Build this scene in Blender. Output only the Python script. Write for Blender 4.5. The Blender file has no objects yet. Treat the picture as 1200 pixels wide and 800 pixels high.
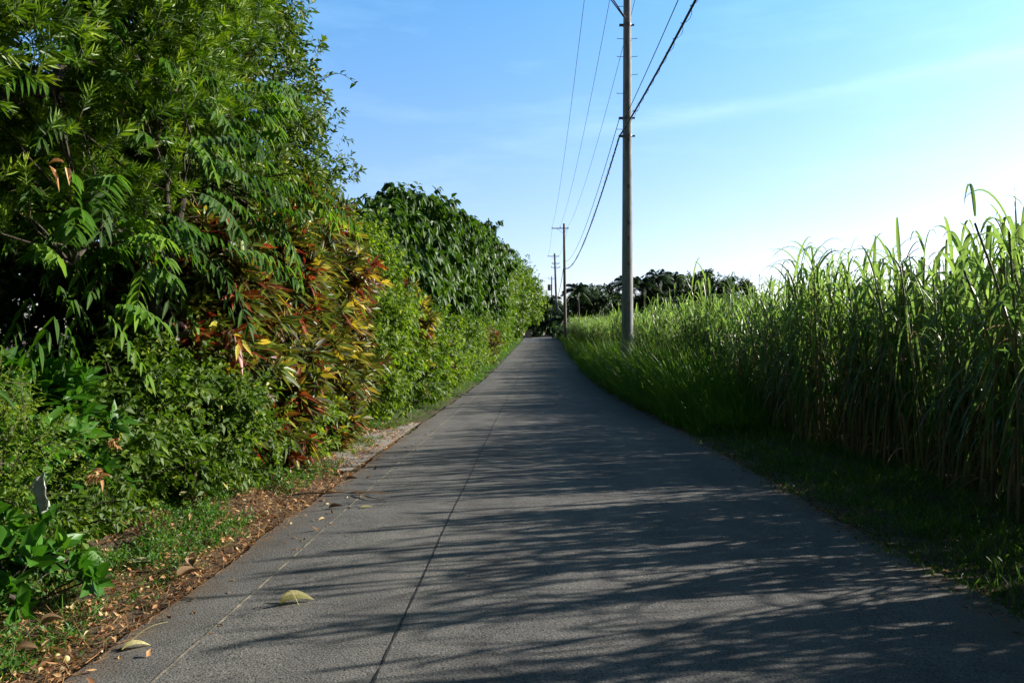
import bpy, math, numpy as np
from mathutils import Vector
PI = math.pi
R = np.random.default_rng(7)
scene = bpy.context.scene
COL = scene.collection
F = 867.0            # focal length in photo pixels, eye height 1.5 m
EYE = 1.5

# ------------------------------------------------------------------ terrain
_gy = [-60, 30, 50, 66, 88, 115, 140, 170, 220, 400, 900, 4000]
_gz = [0, 0, .55, 1.1, 2.0, 2.9, 3.55, 3.9, 3.3, 1.5, 0, -2]
_cy = [-60, 14, 37, 66, 88, 115, 150, 200, 300]
_cx = [.3, .3, .53, .95, 1.5, 1.75, 3.0, 8.0, 26]
def _smooth(xs, ys, y, w):
    y = np.asarray(y, float)
    return (np.interp(y - w, xs, ys) + 2 * np.interp(y, xs, ys) + np.interp(y + w, xs, ys)) / 4
def gz(y): return _smooth(_gy, _gz, y, 7)
def cx(y): return _smooth(_cy, _cx, y, 8)
def px(p, d): return (p - 620) / F * d
def pz(p, d): return EYE + (405 - p) / F * d

# ------------------------------------------------------------------ helpers
def norm(a): return a / np.maximum(np.linalg.norm(a, axis=-1, keepdims=True), 1e-9)
def tag(o, label=None, cat=None, group=None, kind=None):
    if label: o['label'] = label
    if cat: o['category'] = cat
    if group: o['group'] = group
    if kind: o['kind'] = kind
    return o
def empty(name, loc, label=None, cat=None, group=None):
    o = bpy.data.objects.new(name, None); o.location = loc; o.empty_display_size = .2
    COL.objects.link(o)
    return tag(o, label, cat, group)

class Acc:
    """collects quads with uv and a per-leaf tint, then links them as one mesh"""
    def __init__(s): s.v, s.f, s.uv, s.t, s.m, s.n = [], [], [], [], [], 0
    def add(s, v, f, uv=None, tint=None, mat=0):
        v = np.asarray(v, float).reshape(-1, 3); f = np.asarray(f, int)
        s.v.append(v); s.f.append(f + s.n); s.n += len(v)
        s.uv.append(np.zeros((len(v), 2)) if uv is None else uv)
        s.t.append(np.full(len(v), .5) if tint is None else tint)
        s.m.append(np.full(len(f), mat) if np.isscalar(mat) else mat)
    def mesh(s, name, mats, origin=(0, 0, 0), smooth=True):
        v = np.concatenate(s.v) - np.array(origin); f = np.concatenate(s.f); uv = np.concatenate(s.uv); t = np.concatenate(s.t)
        mi = np.concatenate(s.m)
        me = bpy.data.meshes.new(name)
        me.vertices.add(len(v)); me.vertices.foreach_set('co', v.astype(np.float32).ravel())
        me.loops.add(f.size); me.loops.foreach_set('vertex_index', f.astype(np.int32).ravel())
        me.polygons.add(len(f))
        me.polygons.foreach_set('loop_start', (np.arange(len(f)) * 4).astype(np.int32))
        me.update(calc_edges=True)
        me.polygons.foreach_set('material_index', mi.astype(np.int32))
        me.polygons.foreach_set('use_smooth', np.full(len(f), smooth))
        ul = me.uv_layers.new(name='UVMap'); ul.data.foreach_set('uv', uv[f.ravel()].astype(np.float32).ravel())
        at = me.attributes.new('tint', 'FLOAT', 'POINT'); at.data.foreach_set('value', t.astype(np.float32))
        for m in (mats if isinstance(mats, (list, tuple)) else [mats]): me.materials.append(m)
        me.validate()
        return me
    def build(s, name, mats, parent=None, smooth=True, origin=None):
        org = tuple(parent.location) if parent is not None and origin is None else (origin or (0, 0, 0))
        o = bpy.data.objects.new(name, s.mesh(name, mats, org, smooth)); COL.objects.link(o)
        if parent is not None: o.parent = parent
        else: o.location = org
        return o

def P_lance(t): return np.sin(PI * np.clip(t, 0, 1) ** .8) * .92 + .08 * (1 - t)
def P_ovate(t): return np.sin(PI * np.clip(t, 0, 1) ** .62) * .95 + .05 * (1 - t)
def P_blade(t): return np.minimum(1, .55 + t * 3) * np.clip(1 - t, 0, 1) ** .55 + .02
def P_needle(t): return np.minimum(1, .4 + t * 4) * np.clip((1 - t) * 3.2, 0.05, 1)
UP = np.array([0, 0, 1.0])

def leaves(acc, B, D, L, W, droop=.2, K=3, prof=P_ovate, fold=.18, cols=3, tint=None, up=None, mat=0, twist=0.35, rng=None):
    """N leaves at once: base B, direction D, length L, width W; each bends down by droop"""
    rng = rng or R
    B = np.asarray(B, float); N = len(B)
    if N == 0: return
    D = norm(D)
    L = np.broadcast_to(np.asarray(L, float), (N,)); W = np.broadcast_to(np.asarray(W, float), (N,))
    dr = np.broadcast_to(np.asarray(droop, float), (N,))
    U = np.tile(UP, (N, 1)) if up is None else up
    U = U + rng.normal(0, twist, (N, 3))
    S = norm(np.cross(D, U)); Nn = np.cross(S, D)
    t = np.linspace(0, 1, K + 1)
    bend = -UP * dr[:, None]
    tt = t[None, :, None]
    C = B[:, None] + L[:, None, None] * (tt * D[:, None] + (tt ** 2) * bend[:, None])
    # keep arc length about L
    sc = 1 / np.sqrt(1 + dr ** 2 * 1.2)
    C = B[:, None] + (C - B[:, None]) * sc[:, None, None]
    w = prof(t)[None, :, None] * W[:, None, None] * .5
    # local normal follows the bend
    T = norm(D[:, None] + 2 * tt * bend[:, None]); Nt = norm(np.cross(S[:, None].repeat(K + 1, 1), T))
    if cols == 3:
        rows = np.stack([C - S[:, None] * w + Nt * w * fold * 2, C, C + S[:, None] * w + Nt * w * fold * 2], 2)
    else:
        rows = np.stack([C - S[:, None] * w, C + S[:, None] * w], 2)
    V = rows.reshape(-1, 3)
    idx = np.arange(N * (K + 1) * cols).reshape(N, K + 1, cols)
    f = np.stack([idx[:, :-1, :-1], idx[:, :-1, 1:], idx[:, 1:, 1:], idx[:, 1:, :-1]], -1).reshape(-1, 4)
    uv = np.zeros((N, K + 1, cols, 2)); uv[..., 0] = t[None, :, None]; uv[..., 1] = np.linspace(0, 1, cols)[None, None]
    tn = rng.random(N) if tint is None else tint
    acc.add(V, f, uv.reshape(-1, 2), np.repeat(tn, (K + 1) * cols), mat)

def tube(acc, pts, rad, seg=8, mat=0, tint=.5, cap=True):
    pts = np.asarray(pts, float); n = len(pts); rad = np.broadcast_to(np.asarray(rad, float), (n,))
    T = norm(np.gradient(pts, axis=0))
    ref = np.array([0, 1.0, 0]) if abs(T[0][2]) > .8 else UP
    A = norm(np.cross(T, ref)); Bv = np.cross(T, A)
    a = np.arange(seg) * 2 * PI / seg
    ring = pts[:, None] + rad[:, None, None] * (np.cos(a)[None, :, None] * A[:, None] + np.sin(a)[None, :, None] * Bv[:, None])
    idx = np.arange(n * seg).reshape(n, seg); nx = np.roll(idx, -1, 1)
    f = np.stack([idx[:-1], nx[:-1], nx[1:], idx[1:]], -1).reshape(-1, 4)
    uv = np.zeros((n, seg, 2)); uv[..., 0] = np.linspace(0, 1, n)[:, None]; uv[..., 1] = (a / 2 / PI)[None]
    acc.add(ring.reshape(-1, 3), f, uv.reshape(-1, 2), np.full(n * seg, tint), mat)
    if cap:
        for i, o in ((0, 1), (n - 1, -1)):
            v = np.concatenate([ring[i], pts[i:i + 1]]); k = np.arange(0, seg, 2)
            ff = np.stack([np.full(len(k), seg), k, (k + 1) % seg, (k + 2) % seg], -1)[:, ::o]
            acc.add(v, ff, None, np.full(seg + 1, tint), mat)
def box(acc, c, s, mat=0, rz=0):
    c = np.array(c, float); h = np.array(s, float) / 2
    v = np.array([[x, y, z] for z in (-1, 1) for y in (-1, 1) for x in (-1, 1)], float) * h
    if rz:
        ca, sa = math.cos(rz), math.sin(rz); v = v @ np.array([[ca, sa, 0], [-sa, ca, 0], [0, 0, 1]])
    acc.add(v + c, [[0, 2, 3, 1], [4, 5, 7, 6], [0, 1, 5, 4], [2, 6, 7, 3], [0, 4, 6, 2], [1, 3, 7, 5]], None, None, mat)

# ------------------------------------------------------------------ materials
def new_mat(name):
    m = bpy.data.materials.new(name); m.use_nodes = True
    nt = m.node_tree; nt.nodes.clear()
    return m, nt, nt.nodes.new, nt.links.new
def ramp(new, stops, interp='LINEAR'):
    r = new('ShaderNodeValToRGB'); cr = r.color_ramp; cr.interpolation = interp
    while len(cr.elements) > 1: cr.elements.remove(cr.elements[0])
    cr.elements[0].position = stops[0][0]; cr.elements[0].color = (*stops[0][1], 1)
    for p, c in stops[1:]: e = cr.elements.new(p); e.color = (*c, 1)
    return r
def leaf_mat(name, stops, rough=.45, trans=.4, tmul=(1.5, 1.6, .6), rib=None, var=None, spec=.4, lengthwise=None):
    m, nt, new, lk = new_mat(name)
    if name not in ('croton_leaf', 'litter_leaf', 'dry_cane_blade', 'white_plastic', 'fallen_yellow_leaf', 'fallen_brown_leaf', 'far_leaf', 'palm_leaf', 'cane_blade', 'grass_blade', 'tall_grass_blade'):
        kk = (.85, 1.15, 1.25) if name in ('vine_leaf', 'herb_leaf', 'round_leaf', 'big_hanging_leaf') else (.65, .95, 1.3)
        stops = [(p_, tuple(min(.45, x * (kk[0] if p_ < .3 else kk[1] if p_ < .7 else kk[2])) for x in c_)) for p_, c_ in stops]  # stretched contrast: interior shade and sun highlights are put into the leaf colours
    at = new('ShaderNodeAttribute'); at.attribute_name = 'tint'
    r = ramp(new, stops); lk(at.outputs['Fac'], r.inputs[0]); col = r.outputs[0]
    uv = new('ShaderNodeUVMap'); sep = new('ShaderNodeSeparateXYZ'); lk(uv.outputs[0], sep.inputs[0])
    if lengthwise:                       # tips dry to another colour
        mr = new('ShaderNodeMapRange'); mr.inputs[1].default_value = lengthwise[0]; mr.inputs[2].default_value = 1
        lk(sep.outputs[0], mr.inputs[0]); mx = new('ShaderNodeMixRGB'); mx.inputs[2].default_value = (*lengthwise[1], 1)
        lk(mr.outputs[0], mx.inputs[0]); lk(col, mx.inputs[1]); col = mx.outputs[0]
    if rib:                              # pale midrib and side veins
        a = new('ShaderNodeMath'); a.operation = 'SUBTRACT'; a.inputs[1].default_value = .5; lk(sep.outputs[1], a.inputs[0])
        b = new('ShaderNodeMath'); b.operation = 'ABSOLUTE'; lk(a.outputs[0], b.inputs[0])
        c = new('ShaderNodeMapRange'); c.inputs[1].default_value = rib[1]; c.inputs[2].default_value = rib[1] * .3
        lk(b.outputs[0], c.inputs[0])
        mul = new('ShaderNodeMath'); mul.operation = 'MULTIPLY'; mul.inputs[1].default_value = rib[2]; lk(c.outputs[0], mul.inputs[0])
        mx = new('ShaderNodeMixRGB'); mx.inputs[2].default_value = (*rib[0], 1); lk(mul.outputs[0], mx.inputs[0]); lk(col, mx.inputs[1]); col = mx.outputs[0]
    if var:                              # blotches of a second colour
        g = new('ShaderNodeTexCoord'); n = new('ShaderNodeTexNoise'); n.inputs['Scale'].default_value = var[1]; n.inputs['Detail'].default_value = 2
        lk(g.outputs['Object'], n.inputs[0])
        c = new('ShaderNodeMapRange'); c.inputs[1].default_value = .52; c.inputs[2].default_value = .64; c.inputs[4].default_value = var[2]; lk(n.outputs['Fac'], c.inputs[0])
        mx = new('ShaderNodeMixRGB'); mx.inputs[2].default_value = (*var[0], 1); lk(c.outputs[0], mx.inputs[0]); lk(col, mx.inputs[1]); col = mx.outputs[0]
    p = new('ShaderNodeBsdfPrincipled'); p.inputs['Roughness'].default_value = rough; p.inputs['Specular IOR Level'].default_value = spec
    lk(col, p.inputs['Base Color'])
    tm = new('ShaderNodeMixRGB'); tm.blend_type = 'MULTIPLY'; tm.inputs[0].default_value = 1; tm.inputs[2].default_value = (*tmul, 1); lk(col, tm.inputs[1])
    tr = new('ShaderNodeBsdfTranslucent'); lk(tm.outputs[0], tr.inputs[0])
    mix = new('ShaderNodeMixShader'); mix.inputs[0].default_value = trans
    lk(p.outputs[0], mix.inputs[1]); lk(tr.outputs[0], mix.inputs[2])
    o = new('ShaderNodeOutputMaterial'); lk(mix.outputs[0], o.inputs[0])
    return m
def noisy_mat(name, stops, scale=4, detail=6, rough=.9, bump=.3, bscale=60, bdist=.01, coord='Object', stretch=None, spec=.3, extra=None):
    m, nt, new, lk = new_mat(name)
    tc = new('ShaderNodeTexCoord'); v = tc.outputs[coord]
    if stretch:
        mp = new('ShaderNodeMapping'); mp.inputs['Scale'].default_value = stretch; lk(v, mp.inputs[0]); v = mp.outputs[0]
    n = new('ShaderNodeTexNoise'); n.inputs['Scale'].default_value = scale; n.inputs['Detail'].default_value = detail; n.inputs['Roughness'].default_value = .65
    lk(v, n.inputs[0]); r = ramp(new, stops); lk(n.outputs['Fac'], r.inputs[0]); col = r.outputs[0]
    n2 = new('ShaderNodeTexNoise'); n2.inputs['Scale'].default_value = bscale; n2.inputs['Detail'].default_value = 4; lk(v, n2.inputs[0])
    if extra: col = extra(new, lk, v, col, n2.outputs['Fac'])
    b = new('ShaderNodeBump'); b.inputs['Strength'].default_value = bump; b.inputs['Distance'].default_value = bdist; lk(n2.outputs['Fac'], b.inputs['Height'])
    p = new('ShaderNodeBsdfPrincipled'); p.inputs['Roughness'].default_value = rough; p.inputs['Specular IOR Level'].default_value = spec
    lk(col, p.inputs['Base Color']); lk(b.outputs[0], p.inputs['Normal'])
    o = new('ShaderNodeOutputMaterial'); lk(p.outputs[0], o.inputs[0])
    return m
def plain(name, c, rough=.6, metal=0):
    return noisy_mat(name, [(.3, tuple(x * .8 for x in c)), (.7, c)], scale=9, rough=rough, bump=.1)

M = {}
M['podo'] = leaf_mat('narrow_leaf', [(0, (.025, .06, .006)), (.45, (.06, .13, .008)), (.8, (.13, .21, .012)), (1, (.2, .25, .02))], .45, .3, spec=.35)
M['podo_shade'] = leaf_mat('narrow_leaf_shaded', [(0, (.012, .03, .006)), (1, (.03, .065, .01))], .5, .2, spec=.25)  # darkened copy of the narrow leaf; hedge-interior shade put into the colour
M['pinnate'] = leaf_mat('pinnate_leaf', [(0, (.02, .065, .005)), (.6, (.05, .14, .007)), (1, (.13, .23, .012))], .5, .38, rib=((.12, .2, .03), .12, .5), spec=.12)
M['fig'] = leaf_mat('small_leaf', [(0, (.03, .065, .01)), (.7, (.07, .12, .012)), (.93, (.13, .18, .02)), (1, (.32, .27, .03))], .5, .3, spec=.35)
M['shrub'] = leaf_mat('shrub_leaf', [(0, (.035, .085, .01)), (.6, (.085, .16, .015)), (.95, (.16, .22, .025)), (1, (.34, .3, .05))], .52, .38, rib=((.15, .2, .06), .1, .4), spec=.32)
M['glossy'] = leaf_mat('glossy_leaf', [(0, (.02, .075, .01)), (.7, (.045, .14, .014)), (.97, (.09, .18, .02)), (1, (.32, .32, .04))], .42, .3, rib=((.1, .2, .04), .1, .5), spec=.35)
M['big'] = leaf_mat('big_hanging_leaf', [(0, (.02, .055, .008)), (.6, (.045, .10, .012)), (1, (.09, .16, .018))], .5, .28, rib=((.1, .16, .05), .1, .4), spec=.28)
M['vine'] = leaf_mat('vine_leaf', [(0, (.05, .11, .012)), (.6, (.12, .19, .018)), (.95, (.2, .26, .025)), (1, (.38, .32, .04))], .52, .42, spec=.3)
M['hibiscus'] = leaf_mat('round_leaf', [(0, (.035, .085, .01)), (.6, (.09, .16, .014)), (1, (.2, .26, .02))], .48, .38, spec=.35)
M['far'] = leaf_mat('far_leaf', [(0, (.012, .032, .012)), (.7, (.022, .055, .016)), (1, (.05, .09, .02))], .6, .25)
M['far_light'] = leaf_mat('far_light_leaf', [(0, (.03, .07, .025)), (.7, (.06, .11, .035)), (1, (.11, .16, .05))], .6, .3)
M['palm'] = leaf_mat('palm_leaf', [(0, (.014, .035, .014)), (1, (.04, .08, .022))], .5, .3)
CROT = [(0, (.025, .045, .018)), (.22, (.035, .016, .014)), (.36, (.12, .012, .014)), (.48, (.28, .02, .022)), (.56, (.3, .09, .03)), (.62, (.05, .10, .02)), (.8, (.15, .22, .03)), (.9, (.5, .42, .04)), (1, (.68, .56, .1))]
M['croton'] = leaf_mat('croton_leaf', CROT, .42, .3, tmul=(1.5, 1.3, .7), rib=((.35, .28, .05), .12, .35), var=((.16, .2, .03), 30, .4), spec=.4)
M['cane'] = leaf_mat('cane_blade', [(0, (.05, .105, .028)), (.5, (.115, .19, .05)), (1, (.25, .33, .09))], .36, .5, tmul=(1.4, 1.6, .95), rib=((.2, .26, .13), .1, .7), spec=.5, lengthwise=(.8, (.2, .2, .07)))
M['cane_dry'] = leaf_mat('dry_cane_blade', [(0, (.12, .075, .04)), (.6, (.28, .19, .11)), (1, (.46, .37, .24))], .7, .3, tmul=(1.2, 1.1, .9))
M['culm'] = noisy_mat('cane_culm', [(.3, (.13, .085, .06)), (.5, (.2, .18, .08)), (.7, (.3, .23, .15))], scale=3, stretch=(8, 8, 1), rough=.5, bump=.2)
M['grass'] = leaf_mat('grass_blade', [(0, (.035, .09, .016)), (.6, (.07, .15, .022)), (.92, (.15, .24, .04)), (1, (.3, .25, .1))], .5, .42)
M['tallgrass'] = leaf_mat('tall_grass_blade', [(0, (.05, .12, .02)), (.6, (.09, .19, .028)), (.95, (.16, .26, .04)), (1, (.26, .24, .09))], .45, .48, rib=((.15, .24, .08), .12, .5))
M['herb'] = leaf_mat('herb_leaf', [(0, (.035, .10, .018)), (.7, (.07, .17, .025)), (1, (.15, .23, .04))], .5, .4)
M['litter'] = leaf_mat('litter_leaf', [(0, (.10, .045, .02)), (.3, (.24, .11, .045)), (.6, (.5, .27, .12)), (.85, (.68, .44, .22)), (1, (.66, .55, .3))], .75, .25, tmul=(1.2, 1.1, .9))
M['yellow'] = leaf_mat('fallen_yellow_leaf', [(0, (.7, .62, .26)), (1, (.84, .77, .42))], .5, .35, tmul=(1, 1, .8), rib=((.75, .68, .4), .05, .6), var=((.3, .22, .08), 70, .35))
M['brown'] = leaf_mat('fallen_brown_leaf', [(0, (.06, .035, .02)), (1, (.38, .24, .13))], .65, .2, tmul=(1, .95, .9), rib=((.45, .32, .2), .05, .5))
M['strap'] = leaf_mat('strap_leaf', [(0, (.04, .10, .02)), (1, (.08, .17, .03))], .35, .35, rib=((.12, .25, .06), .12, .7), spec=.5)
M['bark'] = noisy_mat('bark', [(.3, (.03, .024, .018)), (.7, (.09, .072, .055))], scale=6, stretch=(4, 4, 1), bump=.7, bscale=20, bdist=.02)
M['twig'] = noisy_mat('twig', [(.3, (.06, .05, .03)), (.7, (.14, .12, .07))], scale=10, bump=.3)
M['soil'] = noisy_mat('soil', [(.3, (.04, .028, .018)), (.5, (.09, .065, .04)), (.7, (.14, .105, .065))], scale=2.2, detail=10, bump=.8, bscale=35, bdist=.03)

def road_extra(new, lk, v, col, fine):
    # pale and dark aggregate grains, slow stains and a few oil/damp patches
    n = new('ShaderNodeTexNoise'); n.inputs['Scale'].default_value = 85; n.inputs['Detail'].default_value = 3; lk(v, n.inputs[0])
    r = ramp(new, [(.34, (.3, .3, .3)), (.46, (1, 1, 1)), (.6, (1.0, 1.0, 1.0)), (.7, (1.9, 1.85, 1.7))]); lk(n.outputs['Fac'], r.inputs[0])
    m = new('ShaderNodeMixRGB'); m.blend_type = 'MULTIPLY'; m.inputs[0].default_value = 1; lk(col, m.inputs[1]); lk(r.outputs[0], m.inputs[2])
    mp = new('ShaderNodeMapping'); mp.inputs['Scale'].default_value = (1.2, .12, 1); lk(v, mp.inputs[0])
    n3 = new('ShaderNodeTexNoise'); n3.inputs['Scale'].default_value = 1.1; n3.inputs['Detail'].default_value = 5; lk(mp.outputs[0], n3.inputs[0])
    r3 = ramp(new, [(.35, (.78, .78, .8)), (.65, (1.12, 1.11, 1.08))]); lk(n3.outputs['Fac'], r3.inputs[0])
    m2 = new('ShaderNodeMixRGB'); m2.blend_type = 'MULTIPLY'; m2.inputs[0].default_value = 1; lk(m.outputs[0], m2.inputs[1]); lk(r3.outputs[0], m2.inputs[2])
    sp = new('ShaderNodeSeparateXYZ'); lk(v, sp.inputs[0])
    n4 = new('ShaderNodeTexNoise'); n4.inputs['Scale'].default_value = 3.2; n4.inputs['Detail'].default_value = 8; n4.inputs['Roughness'].default_value = .7; lk(v, n4.inputs[0])
    ma = new('ShaderNodeMath'); ma.operation = 'SUBTRACT'; ma.inputs[1].default_value = .3; lk(sp.outputs[0], ma.inputs[0])
    mb = new('ShaderNodeMath'); mb.operation = 'ABSOLUTE'; lk(ma.outputs[0], mb.inputs[0])
    mc = new('ShaderNodeMapRange'); mc.inputs[1].default_value = 1.75; mc.inputs[2].default_value = 2.5; lk(mb.outputs[0], mc.inputs[0])
    md_ = new('ShaderNodeMath'); md_.operation = 'MULTIPLY_ADD'; md_.inputs[1].default_value = 1.1; lk(n4.outputs['Fac'], md_.inputs[0]); lk(mc.outputs[0], md_.inputs[2])
    me_ = new('ShaderNodeMapRange'); me_.inputs[1].default_value = 1.05; me_.inputs[2].default_value = 1.45; me_.inputs[4].default_value = .75; lk(md_.outputs[0], me_.inputs[0])
    m3 = new('ShaderNodeMixRGB'); m3.inputs[2].default_value = (.13, .10, .07, 1); lk(me_.outputs[0], m3.inputs[0]); lk(m2.outputs[0], m3.inputs[1])
    vo = new('ShaderNodeTexVoronoi'); vo.feature = 'DISTANCE_TO_EDGE'; vo.inputs['Scale'].default_value = .42
    wn = new('ShaderNodeMixRGB'); wn.inputs[0].default_value = .12; lk(v, wn.inputs[1]); lk(n4.outputs['Color'], wn.inputs[2]); lk(wn.outputs[0], vo.inputs[0])
    cr = new('ShaderNodeMapRange'); cr.inputs[1].default_value = .0; cr.inputs[2].default_value = .0028; cr.inputs[3].default_value = .55; cr.inputs[4].default_value = 0; lk(vo.outputs[0], cr.inputs[0])
    gate = new('ShaderNodeMapRange'); gate.inputs[1].default_value = .5; gate.inputs[2].default_value = .58; lk(n3.outputs['Fac'], gate.inputs[0])
    cg = new('ShaderNodeMath'); cg.operation = 'MULTIPLY'; lk(cr.outputs[0], cg.inputs[0]); lk(gate.outputs[0], cg.inputs[1])
    m4 = new('ShaderNodeMixRGB'); m4.inputs[2].default_value = (.025, .024, .022, 1); lk(cg.outputs[0], m4.inputs[0]); lk(m3.outputs[0], m4.inputs[1])
    return m4.outputs[0]
M['road'] = noisy_mat('road_concrete', [(.3, (.098, .094, .09)), (.5, (.145, .139, .132)), (.75, (.195, .187, .176))], scale=1.7, detail=9, rough=.85, bump=.55, bscale=95, bdist=.01, extra=road_extra, spec=.25)
M['apron'] = noisy_mat('apron_concrete', [(.3, (.2, .17, .14)), (.5, (.3, .27, .24)), (.75, (.4, .37, .33))], scale=5, detail=10, bump=.6, bscale=40, bdist=.02)
M['joint_pale'] = noisy_mat('joint_sand', [(.35, (.12, .10, .075)), (.6, (.33, .29, .22)), (.8, (.42, .38, .3))], scale=14, bump=.5)
M['joint_dark'] = noisy_mat('joint_tar', [(.3, (.02, .02, .02)), (.7, (.05, .048, .045))], scale=14, bump=.3)
M['pole'] = noisy_mat('pole_concrete', [(.3, (.17, .175, .185)), (.5, (.29, .295, .305)), (.75, (.41, .41, .42))], scale=3, stretch=(3, 3, .5), bump=.25, bscale=50)
M['polewood'] = noisy_mat('pole_weathered', [(.3, (.12, .10, .09)), (.7, (.24, .21, .19))], scale=3, stretch=(4, 4, .5), bump=.25, bscale=50)
M['steel'] = plain('galvanised_steel', (.22, .22, .23), .5)
M['black'] = plain('black_cable', (.015, .015, .017), .6)
M['wire'] = plain('wire', (.05, .05, .055), .6)
M['porcelain'] = plain('porcelain', (.6, .58, .55), .25)
M['white'] = plain('white_paint', (.75, .75, .73), .5)
M['plastic'] = leaf_mat('white_plastic', [(0, (.42, .45, .4)), (1, (.5, .53, .47))], .3, .25, tmul=(1, 1, 1))
M['wall'] = noisy_mat('pale_render', [(.3, (.45, .44, .42)), (.7, (.62, .61, .59))], scale=3, bump=.1)
M['stone'] = noisy_mat('mossy_stone', [(.3, (.09, .11, .07)), (.5, (.2, .2, .16)), (.7, (.3, .29, .25))], scale=7, bump=.8, bscale=12, bdist=.04)
M['glass'] = plain('dark_glass', (.03, .035, .04), .1)

# ------------------------------------------------------------------ ground, road
def sheet(name, xs, ys, zf, mat, parent=None, kind='structure'):
    X, Y = np.meshgrid(xs, ys); Z = zf(X, Y)
    a = Acc(); n, m = X.shape; idx = np.arange(n * m).reshape(n, m)
    a.add(np.stack([X, Y, Z], -1), np.stack([idx[:-1, :-1], idx[:-1, 1:], idx[1:, 1:], idx[1:, :-1]], -1).reshape(-1, 4))
    o = a.build(name, mat, parent)
    if kind and parent is None: o['kind'] = kind
    return o
gx = np.concatenate([[-3000, -800, -200, -60, -20, -10], np.linspace(-6, 8, 57), [12, 20, 60, 200, 800, 3000]])
gyy = np.concatenate([[-60, -20, -8], np.linspace(-4, 24, 113), np.linspace(25, 230, 83), [260, 320, 400, 550, 900, 2000, 4000]])
def groundz(X, Y):
    e = np.abs(X - cx(Y)) - 2.4
    lump = .025 * np.sin(X * 5.1 + 2 * np.sin(Y * 1.9)) * np.sin(Y * 3.3) + .02 * np.sin(X * 11 + Y * 7)
    side = np.clip(e, 0, 1) * (.03 + lump * 1.6) - .03
    return gz(Y) + np.where(np.abs(X) < 12, side, 0)
sheet('ground', gx, gyy, groundz, M['soil'])

# road: straight near, bending gently right, with ragged cast edges
ry = np.concatenate([np.linspace(-8, 24, 161), np.linspace(24.5, 110, 172), np.linspace(112, 230, 60)])
u = np.linspace(-1, 1, 13)
wob = .03 * np.sin(ry * 2.3) * np.sin(ry * .71 + 1) + R.normal(0, .009, len(ry))
wob2 = .05 * np.sin(ry * 1.3 + 2) * np.sin(ry * .4) + R.normal(0, .012, len(ry))
X = cx(ry)[:, None] + u[None] * 2.4; X[:, 0] += wob; X[:, -1] += wob2
Z = (gz(ry)[:, None] + .008 + .02 * (1 - u[None] ** 2)); Z[:, [0, -1]] -= .05
X = np.concatenate([X[:, :1], X[:, 0:1] + .03, X[:, 1:-1], X[:, -1:] - .03, X[:, -1:]], 1)
Z = np.concatenate([Z[:, :1], Z[:, :1] + .048, Z[:, 1:-1], Z[:, -1:] + .048, Z[:, -1:]], 1)
a = Acc(); n, m = X.shape; idx = np.arange(n * m).reshape(n, m)
a.add(np.stack([X, np.repeat(ry[:, None], m, 1), Z], -1), np.stack([idx[:-1, :-1], idx[:-1, 1:], idx[1:, 1:], idx[1:, :-1]], -1).reshape(-1, 4))
road = a.build('road', M['road'], None, False); road['kind'] = 'structure'
def roadz(x, y): return float(gz(y) + .008 + .02 * (1 - ((x - cx(y)) / 2.4) ** 2))
def joint(x0, w, mat, seed, y1, lift):
    g = np.random.default_rng(seed); ys = np.arange(1, y1, .06); c = cx(ys) - .3 + x0 + .004 * np.sin(ys * 1.7) + g.normal(0, .0012, len(ys))
    ww = w * (1 + g.normal(0, .3, len(ys)).clip(-.7, .8)); z = gz(ys) + .008 + .02 * (1 - ((c - cx(ys)) / 2.4) ** 2) + lift
    V = np.stack([np.stack([c - ww / 2, ys, z], -1), np.stack([c + ww / 2, ys, z], -1)], 1)
    idx = np.arange(len(ys) * 2).reshape(-1, 2); a = Acc()
    a.add(V.reshape(-1, 3), np.stack([idx[:-1, 0], idx[:-1, 1], idx[1:, 1], idx[1:, 0]], -1))
    a.build('expansion_joint', mat, road)
joint(-1.66, .014, M['joint_pale'], 3, 60, .0035)
joint(-.68, .009, M['joint_dark'], 4, 75, .0035)

# pale cracked apron beside the road
g = np.random.default_rng(12)
ys = np.linspace(8.7, 14.2, 45); s = (ys - 8.7) / 5.5
inner = cx(ys) - 2.41; outer = inner - .12 - .68 * np.sin(PI * s ** .8) ** .6 + g.normal(0, .06, 45)
cols = np.linspace(0, 1, 7)
X = inner[:, None] * (1 - cols) + outer[:, None] * cols; Z = gz(ys)[:, None] + .012 + .006 * np.sin(X * 9 + ys[:, None] * 3); Z[:, -1] -= .04
a = Acc(); idx = np.arange(45 * 7).reshape(45, 7)
a.add(np.stack([X, np.repeat(ys[:, None], 7, 1), Z + .01], -1), np.stack([idx[:-1, :-1], idx[:-1, 1:], idx[1:, 1:], idx[1:, :-1]], -1).reshape(-1, 4)[:, ::-1])
a.build('concrete_apron', M['apron'])['kind'] = 'structure'

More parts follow.
